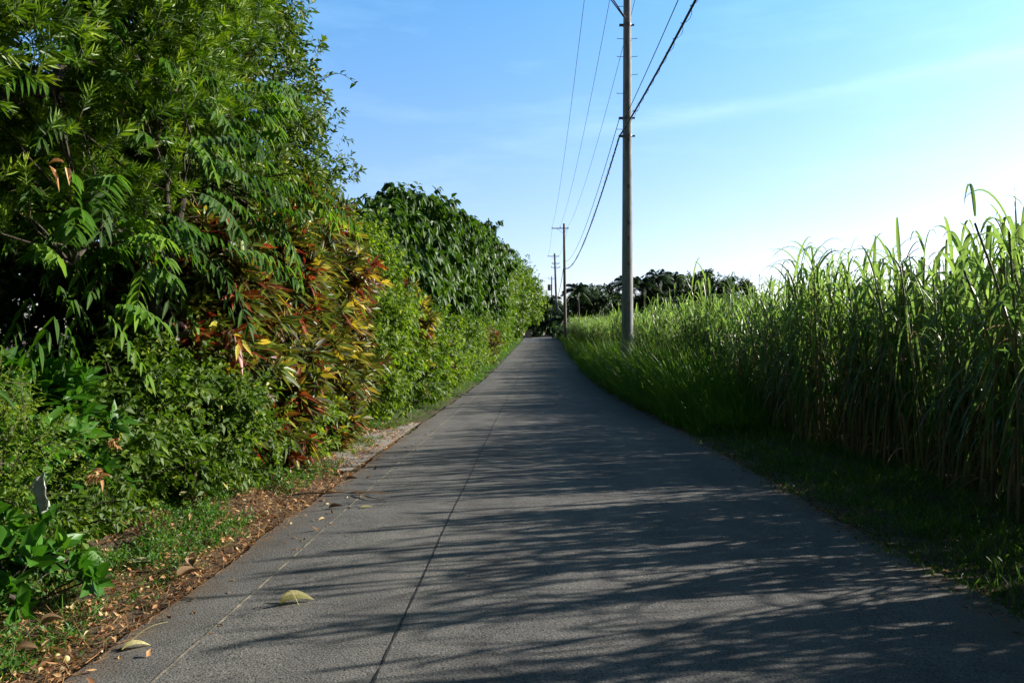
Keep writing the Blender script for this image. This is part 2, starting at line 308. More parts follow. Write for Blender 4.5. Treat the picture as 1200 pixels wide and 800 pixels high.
# ------------------------------------------------------------------ foliage tools
def shell(lobes, n, rng, clump=.8, crad=.24, lo=.5, hi=1.1, gaps=.1, nclump=None):
    """points with outward normals in the outer layer of a union of lumpy ellipsoids"""
    C = np.array([l[:3] for l in lobes], float); Rr = np.array([l[3:6] for l in lobes], float)
    area = (Rr[:, 0] * Rr[:, 2] + Rr[:, 1] * Rr[:, 2] + Rr[:, 0] * Rr[:, 1]); area /= area.sum()
    ph = rng.random((4, 3)) * 6; fr = rng.uniform(1.5, 4.5, (4, 3))
    def surf(k, low):
        li = rng.choice(len(lobes), k, p=area); d = norm(rng.normal(0, 1, (k, 3)))
        lump = sum(np.sin((d * fr[i] + ph[i]).sum(1) + li) for i in range(4)) * .045
        r = (low + (hi - low) * rng.random(k) ** .55) * (1 + lump)
        return C[li] + d * Rr[li] * r[:, None], norm(d / Rr[li]), li
    def prune(p, nn, li):
        keep = np.ones(len(p), bool)
        for j in range(len(lobes)):
            q = (((p - C[j]) / Rr[j]) ** 2).sum(1); keep &= (q > lo * lo) | (li == j)
        keep &= p[:, 2] > gz(p[:, 1]) + .04
        return p[keep], nn[keep]
    nc = int(n * clump)
    G = nclump or max(12, n // 34)
    cp, cn, cl = surf(G, .64); k = rng.integers(0, G, nc)
    p1 = cp[k] + rng.normal(0, crad, (nc, 3)) * np.array([1, 1, .7]); n1 = norm(cn[k] + .5 * norm(p1 - cp[k])); l1 = cl[k]
    p2, n2, l2 = surf(n - nc, lo)
    return prune(np.concatenate([p1, p2]), np.concatenate([n1, n2]), np.concatenate([l1, l2]))

def twigs(acc, P, N, rng, tl=.2, k=9, L=.06, W=.03, spread=1.1, up=.35, rnd=.5, droop=.3, prof=P_ovate, K=2, tipbright=.25, cols=3, fold=.18, stem=True, mat=0, smat=1, hang=0, tintf=None, jit=.3, twist=.35, srad=.003):
    twist = twist * 1.5
    n = len(P)
    if n == 0: return
    D = norm(N * .8 + UP * up + rng.normal(0, rnd, (n, 3)) - UP * hang)
    tls = tl * rng.uniform(.6, 1.3, n)
    A = norm(np.cross(D, rng.normal(0, 1, (n, 3)))); Bv = np.cross(D, A)
    j = np.arange(k); s = (j + .5) / k
    ang = j * 2.4 + rng.random(n)[:, None] * 6.28
    sp = spread * (1.15 - .65 * s)[None] + rng.normal(0, .18, (n, k))
    ring = np.cos(ang)[..., None] * A[:, None] + np.sin(ang)[..., None] * Bv[:, None]
    LD = D[:, None] * np.cos(sp)[..., None] + ring * np.sin(sp)[..., None] - UP * hang * .8
    B = P[:, None] + D[:, None] * (s[None] * tls[:, None])[..., None]
    LL = L * rng.uniform(1 - jit, 1 + jit, (n, k)) * (.75 + .5 * np.sin(PI * s))[None]
    base = rng.random(n)[:, None]
    if tintf is None: ti = np.clip(.15 + .5 * base * rng.uniform(.6, 1.2, (n, k)) + tipbright * s[None] + rng.normal(0, .08, (n, k)), 0, .96)
    else: ti = tintf(n, k, s, base, rng)
    ti = np.where(rng.random((n, k)) < .006, 1, ti)
    leaves(acc, B.reshape(-1, 3), LD.reshape(-1, 3), LL.ravel(), LL.ravel() * (W / L), droop * rng.uniform(.4, 1.5, n * k), K, prof, fold, cols, ti.ravel(), np.repeat(norm(N * 1.0 + UP * .45), k, 0), mat, twist, rng)
    if stem: leaves(acc, P - D * .05, D, tls + .03, srad * 2, 0, 1, lambda t: 1 - .4 * t, 0, 2, np.full(n, .4), None, smat, .3, rng)

def wood(acc, base, lobes, rng, r0=.12, P=None, nb=30, mat=0, stems=1, spread=.2):
    """trunk(s) that rise to the lobes, with limbs reaching out to the leaves"""
    base = np.array(base, float)
    C = [np.array(l[:3], float) for l in lobes]
    nodes = []
    def bez(a_, b_, r1, r2, seg=8, n=8, lift=.25):
        d = b_ - a_; L = np.linalg.norm(d); t = np.linspace(0, 1, n)[:, None]
        mid = a_ + d * .45 + UP * L * lift + rng.normal(0, .08 * L, 3)
        p = (1 - t) ** 2 * a_ + 2 * t * (1 - t) * mid + t * t * b_
        p[1:-1] += rng.normal(0, .015 * L, (n - 2, 3))
        tube(acc, p, np.linspace(r1, r2, n), seg, mat); nodes.extend(p[n // 3:])
        return p
    for s in range(stems):
        b = base + np.array([*rng.normal(0, spread, 2), 0]) if stems > 1 else base
        top = np.mean(C, 0) if len(C) > 1 else C[0]
        top = top + rng.normal(0, .2, 3) - UP * lobes[0][5] * .3
        pp = bez(b - UP * .1, top, r0 * 1.3, r0 * .6, 10, 10, .1)
        sel = C if stems == 1 else [C[rng.integers(len(C))]]
        for c in sel: bez(pp[rng.integers(4, 8)], c + rng.normal(0, .15, 3), r0 * .6, r0 * .25)
    if P is not None and len(P):
        nn = np.array(nodes)
        for i in rng.choice(len(P), min(nb, len(P)), replace=False):
            j = np.argmin(((nn - P[i]) ** 2).sum(1)); bez(nn[j], P[i], r0 * .2, .006, 5, 6, .08)

def plant(name, label, cat, base, lobes, seed, leafmat, n, tw, group=None, r0=.05, stems=3, nb=30, kids=('stem', 'foliage'), sh=None, back=0):
    rng = np.random.default_rng(seed)
    root = empty(name, (base[0], base[1], float(gz(base[1]))), label, cat, group)
    P, N = shell(lobes, n, rng, **(sh or {}))
    w = Acc(); wood(w, root.location, lobes, rng, r0, P, nb, 0, stems); w.build(kids[0], M['bark'], root)
    a = Acc(); twigs(a, P, N, rng, **tw)
    a.build(kids[1], [leafmat, M['twig']], root)
    return root, P, N
def tree(label, base, lobes, seed, leafmat, n, tw, group=None, name='tree', r0=.14, cat='tree', **k):
    return plant(name, label, cat, base, lobes, seed, leafmat, n, tw, group, r0, k.pop('stems', 1), k.pop('nb', 60), ('trunk', 'crown'), **k)

def hedge_x(y): return float(cx(y)) - 2.4 - .95     # line of the hedge's foot

# ------------------------------------------------------------------ near left: narrow-leaved tree, pinnate tree, small-leaved tree
lob = [(-4.5, 3.3, 3.9, 1.7, 1.7, 1.5), (-4.3, 5.2, 4.0, 1.55, 1.6, 1.75), (-4.2, 4.3, 4.9, 1.2, 1.2, 1.0), (-4.45, 7.2, 4.6, 1.5, 1.6, 1.7), (-4.4, 4.6, 5.8, 1.7, 2.2, 1.4), (-4.5, 7.6, 6.2, 1.6, 1.9, 1.3), (-5.0, 1.2, 4, 1.8, 1.8, 1.9)]
rng = np.random.default_rng(21)
inner = dict(tl=.3, k=10, L=.16, W=.07, spread=1.2, up=.2, rnd=.6, droop=.3, K=2, cols=2, stem=False)
tree('added backing tree, coloured dark as shade, blocking the sky behind the narrow-leaved evergreen', (-6.8, 4.0), [(-6.7, 3.0, 3.4, 1.3, 3.2, 3.2), (-6.5, 4.2, 1.5, 1.1, 4.2, 1.8), (-6.3, 8.8, 1.6, 1.1, 3.0, 1.8), (-5.9, 2.2, 5.2, 1.0, 2.4, 2.0), (-5.6, 6.2, 6.4, .9, 2.4, 1.6), (-6.5, 7.5, 4.0, 1.3, 3.0, 3.6), (-6.3, 5, 6.8, 1.8, 3.6, 2.2), (-6.0, 9, 5.6, 1.2, 2.6, 2.2)], 19, M['podo_shade'], 10500, inner, None, 'broadleaf_tree', nb=20)  # added backing tree: blocks sky light showing through the near crown
tree('added backing tree, coloured dark as shade, blocking the sky behind the crotons', (-6.6, 12.5), [(-6.4, 12, 2.7, 1.2, 3.4, 2.6), (-6.2, 17, 2.6, 1.2, 3.5, 2.5)], 20, M['podo_shade'], 2600, inner, None, 'broadleaf_tree', nb=20)  # second added backing tree, keeps the gaps between crotons dark
root, P, N = tree('large dark evergreen tree with narrow needle-like leaves overhanging the foreground verge', (-4.7, 5.2), lob, 21, M['podo'], 12500,
    dict(tl=.15, k=28, L=.088, W=.0125, spread=.85, up=.9, rnd=.45, droop=.04, prof=P_needle, K=2, cols=2, tipbright=.4, srad=.003),
    name='evergreen_tree', r0=.13, nb=70, sh=dict(crad=.2, nclump=185, lo=.72, clump=.88))
# pinnate fronds
def fronds(acc, P, D, rng, Lr=.66, pairs=7, ll=.165, lw=.05, droop=.5, mat=0, smat=1):
    n = len(P); D = norm(D); Lr = Lr * rng.uniform(.7, 1.2, n)
    leaves(acc, P, D, Lr, .006, droop, 6, lambda t: 1 - .6 * t, 0, 2, np.full(n, .5), None, smat, .1, rng)
    sc = 1 / np.sqrt(1 + droop ** 2 * 1.2)
    S = norm(np.cross(D, UP + np.array([.5, 0, 0]) + rng.normal(0, .25, (n, 3))))
    k = np.arange(pairs); t = .22 + .78 * k / (pairs - 1)
    C = P[:, None] + (Lr[:, None, None] * (t[None, :, None] * D[:, None] - UP * droop * (t ** 2)[None, :, None])) * sc
    T = norm(D[:, None] - 2 * UP * droop * t[None, :, None])
    tb = rng.random(n)[:, None]
    for sgn in (-1, 1):
        LD = norm(T * .55 + sgn * S[:, None] - UP * rng.uniform(.45, 1.0, (n, 1, 1)))
        LLn = ll * (1 - .35 * np.abs(t - .55))[None] * rng.uniform(.85, 1.15, (n, pairs)) * (Lr / .66)[:, None]
        leaves(acc, C.reshape(-1, 3), LD.reshape(-1, 3), LLn.ravel(), LLn.ravel() * lw / ll, rng.uniform(.25, .6, n * pairs), 4, P_lance, .2, 3,
               np.clip(tb * .8 + rng.normal(.05, .08, (n, pairs)), 0, .98).ravel(), np.tile([.9, 0, .6], (n * pairs, 1)), mat, .25, rng)
    leaves(acc, C[:, -1], T[:, -1], ll, lw, .4, 4, P_lance, .2, 3, tb[:, 0], np.tile([.8, 0, .6], (n, 1)), mat, .2, rng)
def pinnate_tree(label, base, lobes, seed, n):
    rng = np.random.default_rng(seed); root = empty('pinnate_leaf_tree', (base[0], base[1], 0), label, 'tree')
    P, N = shell(lobes, n, rng, clump=.6, crad=.22, lo=.5, nclump=55)
    w = Acc(); wood(w, root.location, lobes, rng, .07, P, 90, 0, 1); w.build('trunk', M['bark'], root)
    a = Acc(); D = norm(N * .9 + np.array([.25, 0, .35]) + rng.normal(0, .35, P.shape)); fronds(a, P, D, rng)
    a.build('crown', [M['pinnate'], M['twig']], root)
pinnate_tree('young tree with long arching pinnate leaves in front of the narrow-leaved evergreen', (-3.9, 7.4),
    [(-3.75, 7.0, 3.3, 1.0, 1.25, 1.05), (-3.6, 8.7, 3.55, .8, .8, .5), (-3.6, 5.7, 2.15, .6, .6, .42), (-3.6, 6.9, 2.3, .5, .5, .4), (-3.8, 7.6, 4.1, .7, .8, .7)], 22, 270)
tree('tall small-leaved tree rising behind the crotons, its top the nearest crown against the sky', (-4.8, 10.4),
    [(-4.5, 10.3, 5.0, 1.5, 1.7, 1.5), (-4.6, 9.0, 5.9, 1.35, 1.5, 1.1), (-4.6, 11.4, 4.2, 1.3, 1.4, 1.2), (-4.9, 9.4, 3.2, 1.4, 2.2, 1.5)], 23, M['fig'], 7500,
    dict(tl=.24, k=11, L=.10, W=.043, spread=1.1, up=.4, rnd=.5, droop=.25), name='broadleaf_tree', r0=.12, nb=70, sh=dict(crad=.2, nclump=230, clump=.7))
# vine shoot poking out into the sky
rng = np.random.default_rng(31); a = Acc(); root = empty('vine_shoot', (-3.0, 10.6, 5.3), 'thin vine shoot with a few leaves poking out into the sky', 'vine')
t = np.linspace(0, 1, 9)[:, None]; pth = np.array([-3.1, 10.6, 5.3]) + t * np.array([.6, 0, .1]) + np.array([0, 0, 1]) * (.16 * np.sin(t * 4) * t)
s_ = Acc(); tube(s_, pth, np.linspace(.006, .003, 9), 5); s_.build('stem', M['twig'], root)
leaves(a, pth[[3, 4, 5, 6, 8, 8, 7]], rng.normal(0, 1, (7, 3)) + np.array([.8, 0, .4]), .13, .075, .3, 3, tint=rng.random(7)); a.build('foliage', M['pinnate'], root)

# ------------------------------------------------------------------ crotons
def croton(x, y, h, r, seed, label, bright=.6, n=None, name='croton_shrub', L=.225):
    rng = np.random.default_rng(seed)
    lob = [(x, y, h * .72, r, r * 1.05, h * .27), (x + .08, y, h * .42, r * .95, r, h * .3)]
    if h < 2.2: lob = [(x, y, h * .55, r, r, h * .42)]
    root = empty(name, (x, y, float(gz(y))), label, 'croton', 'croton shrubs in the roadside hedge')
    for i, l in enumerate(lob): lob[i] = (l[0], l[1], l[2] + root.location.z, *l[3:])
    P, N = shell(lob, n or int(150 * h * r * 2), rng, clump=.3, crad=.15, lo=.55)
    w = Acc(); wood(w, root.location, lob, rng, .03, P, 60, 0, 5, .25); w.build('stem', M['bark'], root)
    def tf(n_, k, s, base, g):
        # whole rosettes are red, dark or yellow-green, the youngest leaves yellow
        kind = g.random((n_, 1)); age = s[None] + g.normal(0, .14, (n_, k))
        old = np.where(kind < .55, g.uniform(.12, .5, (n_, k)), g.uniform(.0, .25, (n_, k)))
        mid_ = np.where(kind < .35, g.uniform(.3, .6, (n_, k)), g.uniform(.58, .8, (n_, k)))
        new_ = np.where(g.random((n_, 1)) < bright, g.uniform(.82, 1, (n_, k)), g.uniform(.6, .88, (n_, k)))
        col = np.where(age < .38, old, np.where(age < .72, mid_, new_))
        return np.clip(np.where(g.random((n_, k)) < .18, g.uniform(.0, .2, (n_, k)), col), 0, .99)
    a = Acc(); twigs(a, P, N, rng, tl=.2, k=18, L=L, W=L * .23, spread=1.05, up=.35, rnd=.3, droop=.22, prof=P_lance, K=3, tintf=tf, twist=.25, fold=.16)
    a.build('foliage', [M['croton'], M['twig']], root)
for c in [(-3.65, 8.0, 2.75, .62, 41, 'croton shrub with red-brown and yellow leaves, the nearest to the camera, under the pinnate leaves', .2),
          (-3.55, 9.3, 3.0, .68, 42, 'croton shrub with dark crimson and orange leaves, second along the hedge', .2),
          (-3.65, 10.3, 3.5, .72, 43, 'tall croton shrub with striped red and green leaves in the middle of the crotons', .35),
          (-3.65, 11.6, 3.95, .78, 44, 'tallest croton shrub, crowned with bright yellow new leaves against the sky', .8),
          (-3.75, 12.8, 3.4, .72, 45, 'croton shrub with deep red leaves at the far end of the tall crotons', .3),
          (-3.2, 8.9, 1.15, .42, 46, 'low croton shrub with narrow dark and red leaves beside the dead leaves', .3),
          (-3.15, 10.6, 1.35, .45, 47, 'low croton shrub with mixed green and red leaves beside the pale concrete apron', .35),
          (-3.35, 12.0, 2.0, .5, 48, 'mid-height croton shrub with green and maroon leaves behind the far end of the apron', .35)]:
    croton(*c)

# ------------------------------------------------------------------ low shrubs, near left
small = dict(tl=.22, k=11, L=.075, W=.042, spread=1.15, up=.3, rnd=.55, droop=.3, K=2)
def shrub(label, x, y, h, r, seed, mat, n, tw=small, name='shrub', zc=None, ry=None, group=None, **k):
    k.setdefault('sh', dict(crad=.13, clump=.85))
    g0 = float(gz(y)); zc = zc or .5
    lob = [(x, y, g0 + h * zc, r, ry or r, h * (1 - zc) * 1.02)]
    if h > 2: lob += [(x + .1, y, g0 + h * .25, r * .95, (ry or r), h * .26)]
    return plant(name, label, 'shrub', (x, y), lob, seed, mat, n, tw, group, .02, 4, 40, **k)
big_gloss = dict(tl=.16, k=9, L=.15, W=.062, spread=1.0, up=.6, rnd=.4, droop=.15, K=3)
shrub('glossy oval-leaved shrub with large leaves under the dark hollow of the hedge', -3.8, 5.2, 1.3, .55, 51, M['glossy'], 250, big_gloss, zc=.62)
shrub('small-leaved green shrub spilling over the dead leaves, nearest of its kind', -3.65, 6.1, 1.25, .6, 52, M['shrub'], 900)
shrub('small-leaved shrub with pale green tips below the pinnate leaves', -3.55, 7.3, 1.5, .68, 53, M['shrub'], 1000)
shrub('feathery light green shrub at the edge of the frame above the white plastic', -3.42, 4.3, 1.15, .38, 54, M['vine'], 800, dict(small, L=.035, W=.014, k=14), zc=.6)
shrub('low clump of broad glossy leaves in the corner beside the leaf litter', -3.12, 4.2, .42, .28, 55, M['glossy'], 60, dict(big_gloss, L=.13, W=.07, tl=.1), name='broadleaf_clump')
shrub('low tangled shrub growing behind the white plastic bag', -3.6, 4.9, .75, .5, 56, M['shrub'], 480, dict(small, L=.06, W=.03))
shrub('bushy small-leaved shrub at the foot of the first crotons', -3.25, 8.1, .95, .5, 57, M['shrub'], 620)
shrub('short leafy shrub with yellow-green leaves beside the fallen branch', -3.2, 9.7, .8, .45, 58, M['vine'], 500)
shrub('added filler shrub, coloured dark as shade, deep inside the hollow of the hedge', -4.9, 6.2, 2.5, 1.0, 59, M['podo_shade'], 1500, dict(small, L=.09, W=.04), ry=3.4)  # filler added to close sky holes; its leaf colour holds the hollow's shade
shrub('added small-leaved filler shrub, coloured dark as shade, behind the crotons', -4.6, 10.5, 2.9, .95, 60, M['podo_shade'], 1000, dict(small, L=.09, W=.04), ry=3.0)  # filler added behind the crotons, shade painted into its leaves

# strap-leaved plant at the left edge
def straps(x, y, z0, n, L, W, seed, label, name='strap_leaf_plant', ang=None, dr=.6, ez=(.5, 1.1)):
    rng = np.random.default_rng(seed); root = empty(name, (x, y, float(gz(y))), label, 'plant')
    a = Acc(); th = rng.random(n) * 6.28 if ang is None else np.array(ang)
    D = np.stack([np.cos(th), np.sin(th), rng.uniform(*ez, n)], -1)
    leaves(a, np.tile([x, y, z0], (n, 1)) + rng.normal(0, .03, (n, 3)), D, L * rng.uniform(.7, 1.1, n), W, dr * rng.uniform(.8, 1.3, n), 8, P_blade, .15, 3, rng.random(n), None, 0, .1, rng)
    a.build('foliage', M['strap'], root)
    s = Acc(); tube(s, [(x, y, gz(y) - .05), (x + .01, y, z0 * .5), (x, y, z0 + .03)], [.03, .025, .02], 8); s.build('stem', M['twig'], root)
straps(-3.06, 3.98, 1.3, 7, .5, .06, 61, 'strap-leaved plant with two long arching blades at the edge of the frame', ang=[-.25, .05, -.6, 2, 3, -1.2, -2.4], ez=(.15, .4))
straps(-3.25, 12.9, .3, 12, .9, .05, 62, 'strap-leaved plant with long drooping blades beyond the crotons')
straps(-3.2, 7.0, .35, 8, .5, .035, 63, 'small strap-leaved plant low in the hedge under the first croton')

# ------------------------------------------------------------------ hedge going away
vine = dict(tl=.25, k=11, L=.10, W=.065, spread=1.2, up=.15, rnd=.55, droop=.4, K=2)
mid = dict(tl=.28, k=10, L=.13, W=.075, spread=1.2, up=.2, rnd=.55, droop=.35, K=2)
farl = dict(tl=.35, k=9, L=.17, W=.11, spread=1.2, up=.2, rnd=.55, droop=.3, K=2, cols=2, stem=False)
G1 = 'shrubs in the roadside hedge'
hs = [ # y, height, half depth, half length, material, n, twig, label
 (15.3, 3.7, .9, 1.3, 'vine', 2300, vine, 'tall yellow-green vine-covered shrub next to the last tall croton'),
 (17.9, 3.3, .9, 1.5, 'shrub', 2000, mid, 'green shrub with tangled bare stems beyond the vine-covered one'),
 (20.8, 2.9, .9, 1.7, 'vine', 1900, mid, 'loose yellow-green shrub below the nearest big-leaved tree'),
 (24.2, 3.1, .9, 1.9, 'shrub', 1900, mid, 'mid green shrub in front of the nearest big-leaved trunk'),
 (28.2, 2.9, .9, 2.2, 'vine', 1700, mid, 'pale green shrub with a ragged top between the big-leaved trees'),
 (33, 3.2, .95, 2.6, 'hibiscus', 1700, dict(mid, L=.12, W=.07), 'round-leaved shrub under the second big-leaved tree'),
 (39, 3.1, 1.0, 3.2, 'vine', 1700, dict(mid, L=.13, W=.08), 'bright green shrub just before the red croton of the far hedge'),
 (46, 3.4, 1.0, 3.6, 'hibiscus', 1700, dict(farl, L=.15, W=.1), 'round-leaved shrub just after the red croton of the far hedge'),
 (54.5, 3.8, 1.1, 4.3, 'hibiscus', 1600, farl, 'yellow-green shrub at the foot of the third big-leaved tree'),
 (64, 3.9, 1.2, 4.8, 'vine', 1500, farl, 'light green shrub before the far round-leaved trees'),
 (75, 4.0, 1.3, 5.5, 'hibiscus', 1500, dict(farl, L=.2, W=.14), 'green shrub below the first of the far round-leaved trees'),
 (87, 4.0, 1.3, 5.5, 'hibiscus', 1400, dict(farl, L=.2, W=.14), 'last shrub of the hedge, near the white post'),
]
for i, (y, h, rx, ry_, m_, n_, tw_, lab) in enumerate(hs):
    shrub(lab, hedge_x(y) - rx * .72, y, h, rx, 100 + i, M[m_], n_, tw_, zc=.55, ry=ry_, group=G1, name='hedge_shrub', sh=dict(crad=.22, clump=.8))
croton(hedge_x(22.5) - .05, 22.5, 2.0, .5, 71, 'small yellow and red croton low in the hedge below the nearest big-leaved tree', .8, 130)
croton(hedge_x(42) - .0, 42, 2.3, .9, 72, 'dark red croton standing alone in the far part of the hedge', .1, 240, L=.22)
croton(hedge_x(18.5) - .1, 18.5, 3.0, .45, 73, 'yellow-leaved croton poking through the middle of the hedge', .95, 110)

bigl = dict(tl=.4, k=9, L=.30, W=.15, spread=1.1, up=.1, rnd=.45, droop=.6, hang=.75, K=3, prof=P_ovate)
def lobs(*ls): return [(px(p, d) if p > 50 else p, d, pz(top, d) - rz, rx, ry_, rz) for p, top, d, rx, ry_, rz in ls]
G2 = 'big-leaved trees rising over the hedge'
tree('nearest big-leaved tree, its drooping leaves forming the highest rounded crown over the hedge', (-4.9, 25), [
    *lobs((440, 246, 22.5, 1.5, 2.2, 1.6), (476, 231, 27, 1.7, 2.6, 1.9)), (-4.7, 24, 3.8, 1.5, 3.5, 1.7), (-4.3, 29, 4.2, 1.3, 2.5, 1.6)], 81, M['big'], 3600, bigl, G2, 'big_leaf_tree', sh=dict(crad=.3, nclump=190, clump=.75))
tree('second big-leaved tree, its crown stepping down beside the highest rounded crown', (-4.7, 34), [
    *lobs((508, 242, 33, 1.5, 2.6, 1.9), (528, 254, 38, 1.4, 2.6, 1.9)), (-3.9, 35, 4.6, 1.2, 3.2, 2.0)], 82, M['big'], 2800, bigl, G2, 'big_leaf_tree', sh=dict(crad=.33, nclump=150, clump=.75))
tree('third big-leaved tree with a small knob of leaves on top, before the far round-leaved trees', (-4.4, 49), [
    *lobs((547, 268, 44, 1.5, 2.6, 2.2), (562, 266, 50, 1.1, 2.0, 1.5), (567, 282, 55, 1.4, 3, 2.4)), (-3.6, 49, 5.2, 1.3, 5, 2.4)], 83, M['big'], 2900, dict(bigl, L=.32, W=.18), G2, 'big_leaf_tree', sh=dict(crad=.38, nclump=140, clump=.75))
G3 = 'round-leaved trees at the end of the hedge'
rl = dict(farl, L=.2, W=.15, tl=.4)
tree('first of the far round-leaved trees, bright yellow-green beside the third big-leaved tree', (-3.9, 68), [
    *lobs((577, 296, 63, 1.4, 3, 2.4), (588, 298, 72, 1.6, 3.4, 2.6)), (-3.3, 66, 5.6, 1.3, 6, 2.5)], 84, M['hibiscus'], 3000, rl, G3, 'round_leaf_tree', sh=dict(crad=.4, nclump=150))
tree('last round-leaved tree, its rounded crown leaning over the road', (-2.9, 88), [
    *lobs((598, 303, 84, 1.9, 4, 3), (609, 314, 92, 2.0, 3.4, 3.2)), (-.3, 90, 7.2, 1.6, 3, 2.5), (-1.9, 86, 6.3, 1.6, 5, 3.0)], 85, M['hibiscus'], 3600, dict(rl, L=.22, W=.17), G3, 'round_leaf_tree', sh=dict(crad=.45, nclump=160))

# ------------------------------------------------------------------ far trees
def far_tree(label, p, top, d, w, h, seed, mat='far', name='tree', group=None, n=900):
    """p,top: where the crown stands; w: crown width, h: crown height, in metres"""
    rng = np.random.default_rng(seed); x = px(p, d); zt = pz(top, d)
    lob = [(x, d, zt - h * .5, w * .42, w * .42, h * .48)]
    for i in range(5):
        a_ = i * 1.26 + rng.random(); lob.append((x + math.cos(a_) * w * .28, d + math.sin(a_) * w * .25, zt - h * rng.uniform(.3, .75), w * .24, w * .24, h * .27))
    tree(label, (x, d), lob, seed, M[mat], n, dict(tl=.6, k=9, L=.42, W=.26, spread=1.2, up=.3, rnd=.6, droop=.3, K=2, cols=2, stem=False), group, name, r0=.22, nb=25, sh=dict(crad=.5, clump=.7))
G4 = 'dark trees behind the sugar cane field'
for i, t_ in enumerate([
    (690, 334, 118, 6.5, 6.5, 'dark round tree behind the cane just beyond the second utility pole'),
    (712, 336, 124, 6.5, 6.5, 'dark tree behind the cane between the second pole and the near concrete pole'),
    (729, 338, 130, 6, 7, 'dark tree directly behind the near concrete pole'),
    (764, 330, 132, 6, 7, 'dark tree just past the palms behind the cane'),
    (788, 326, 135, 7, 7, 'dark spreading tree in the middle of the tree line beyond the cane'),
    (812, 321, 138, 7, 7.5, 'tallest dark tree in the line beyond the cane, past the palms'),
    (838, 321, 140, 7, 7, 'dark tree in the line beyond the cane, next to last'),
    (863, 326, 142, 6.5, 6.5, 'dark tree ending the line beyond the cane')]):
    far_tree(t_[5], *t_[:5], 200 + i, 'far', 'broadleaf_tree', G4)
G5 = 'trees where the road ends'
for i, t_ in enumerate([
    (620, 352, 128, 4.2, 5, 'far_light', 'grey-green tree past the hedge on the side of the white post'),
    (629, 358, 122, 2.6, 3.6, 'far_light', 'small grey-green round tree beside the stone gate pillar'),
    (634, 366, 160, 3.5, 3.4, 'far_light', 'pale green tree at the very end of the road'),
    (636, 350, 190, 8, 7, 'far', 'dark spreading tree closing the far end of the road'),
    (620, 349, 215, 10, 6, 'far', 'far dark tree with a low crown beyond the pale ones'),
    (654, 356, 168, 6, 7, 'far', 'dark tree behind the third utility pole'),
    (668, 352, 150, 6, 7, 'far', 'dark tree between the third pole and the tree line')]):
    far_tree(t_[6], *t_[:5], 230 + i, t_[5], 'broadleaf_tree', G5, 700)

def palm(label, p, top, d, seed, fl=2.6, n=17, group='palms in the far tree line', lean=0):
    rng = np.random.default_rng(seed); x = px(p, d); g0 = float(gz(d)); fl *= 1.35; zt = pz(top - 4, d) - fl * .5
    root = empty('palm_tree', (x, d, g0), label, 'palm', group)
    t = np.linspace(0, 1, 8)[:, None]; pth = np.array([x, d, g0]) + t * np.array([lean, 0, zt - g0]) ; pth[:, 0] += .25 * np.sin(t[:, 0] * 3)
    w = Acc(); tube(w, pth, np.linspace(.2, .12, 8), 8); w.build('trunk', M['bark'], root)
    a = Acc(); c = pth[-1]; th = np.arange(n) * 2.4; el = np.linspace(1.3, -.1, n)
    D = np.stack([np.cos(th) * np.cos(el), np.sin(th) * np.cos(el), np.sin(el)], -1)
    dr = .55
    Lr = fl * rng.uniform(.85, 1.1, n); P = np.tile(c, (n, 1))
    leaves(a, P, D, Lr, .07, dr, 8, lambda t: 1 - .8 * t, 0, 2, np.full(n, .4), None, 0, 0, rng)
    sc = 1 / math.sqrt(1 + dr ** 2 * 1.2); S = norm(np.cross(D, UP)); k = 24; tt = np.linspace(.12, 1, k)
    C = P[:, None] + Lr[:, None, None] * (tt[None, :, None] * D[:, None] - UP * dr * (tt ** 2)[None, :, None]) * sc
    T = norm(D[:, None] - 2 * UP * dr * tt[None, :, None])
    for sg in (-1, 1):
        LD = norm(T * .6 + sg * S[:, None] - UP * .55)
        leaves(a, C.reshape(-1, 3), LD.reshape(-1, 3), np.tile(fl * .26 * (1.1 - .7 * np.abs(tt - .4)), n), .14, .4, 2, P_lance, 0, 2, rng.random(n * k), None, 0, .1, rng)
    a.build('crown', M['palm'], root)
palm('small dark palm at the near end of the tree line by the second pole', 676, 331, 112, 301, 2.3)
palm('palm whose fronds show on both sides of the near concrete pole', 733, 322, 126, 302, 3.0)
palm('arching palm right of the near concrete pole', 752, 322, 128, 303, 3.2)
palm('tallest palm in the tree line beyond the cane', 770, 315, 130, 304, 3.2)
palm('palm with a thin crown in the middle of the tree line', 787, 319, 133, 305, 2.8)
palm('dark palm beside the road beneath the third utility pole', 644, 345, 128, 306, 2.6)
palm('low palm with drooping yellowing fronds between the second and third poles', 657, 366, 110, 307, 1.9)

# far roadside things
root = empty('house', (px(678, 150), 150, float(gz(150))), 'low pale flat-roofed house half hidden behind the cane under the dark trees', 'house')
x0 = px(678, 150); zr = pz(371, 150)
a = Acc(); box(a, (x0, 150, (zr + gz(150)) / 2 - .15), (4.4, 6, zr - gz(150) - .3)); a.build('wall', M['wall'], root, False)
a = Acc(); box(a, (x0, 150, zr - .12), (5.0, 6.6, .28)); a.build('roof', M['white'], root, False)
for k in (-1.2, 1.2):
    a = Acc(); box(a, (x0 + k, 146.98, zr - 1.5), (1.1, .08, 1.1)); a.build('window', M['glass'], root, False)
d = 104; g0 = float(gz(d)); a = Acc(); xw = px(610, d)
root = empty('white_post', (xw, d, g0), 'squat white gatepost where the hedge ends', 'gatepost')
box(a, (xw, d, g0 + .42), (.5, .5, .95)); a.build('shaft', M['white'], root, False)
a = Acc(); box(a, (xw, d, g0 + .94), (.58, .58, .1)); a.build('cap', M['white'], root, False)
root = empty('stone_pillar', (px(619, d), d + 2, g0), 'mossy grey-green stone gate pillar beside the white gatepost', 'pillar')
a = Acc(); rr = np.random.default_rng(5)
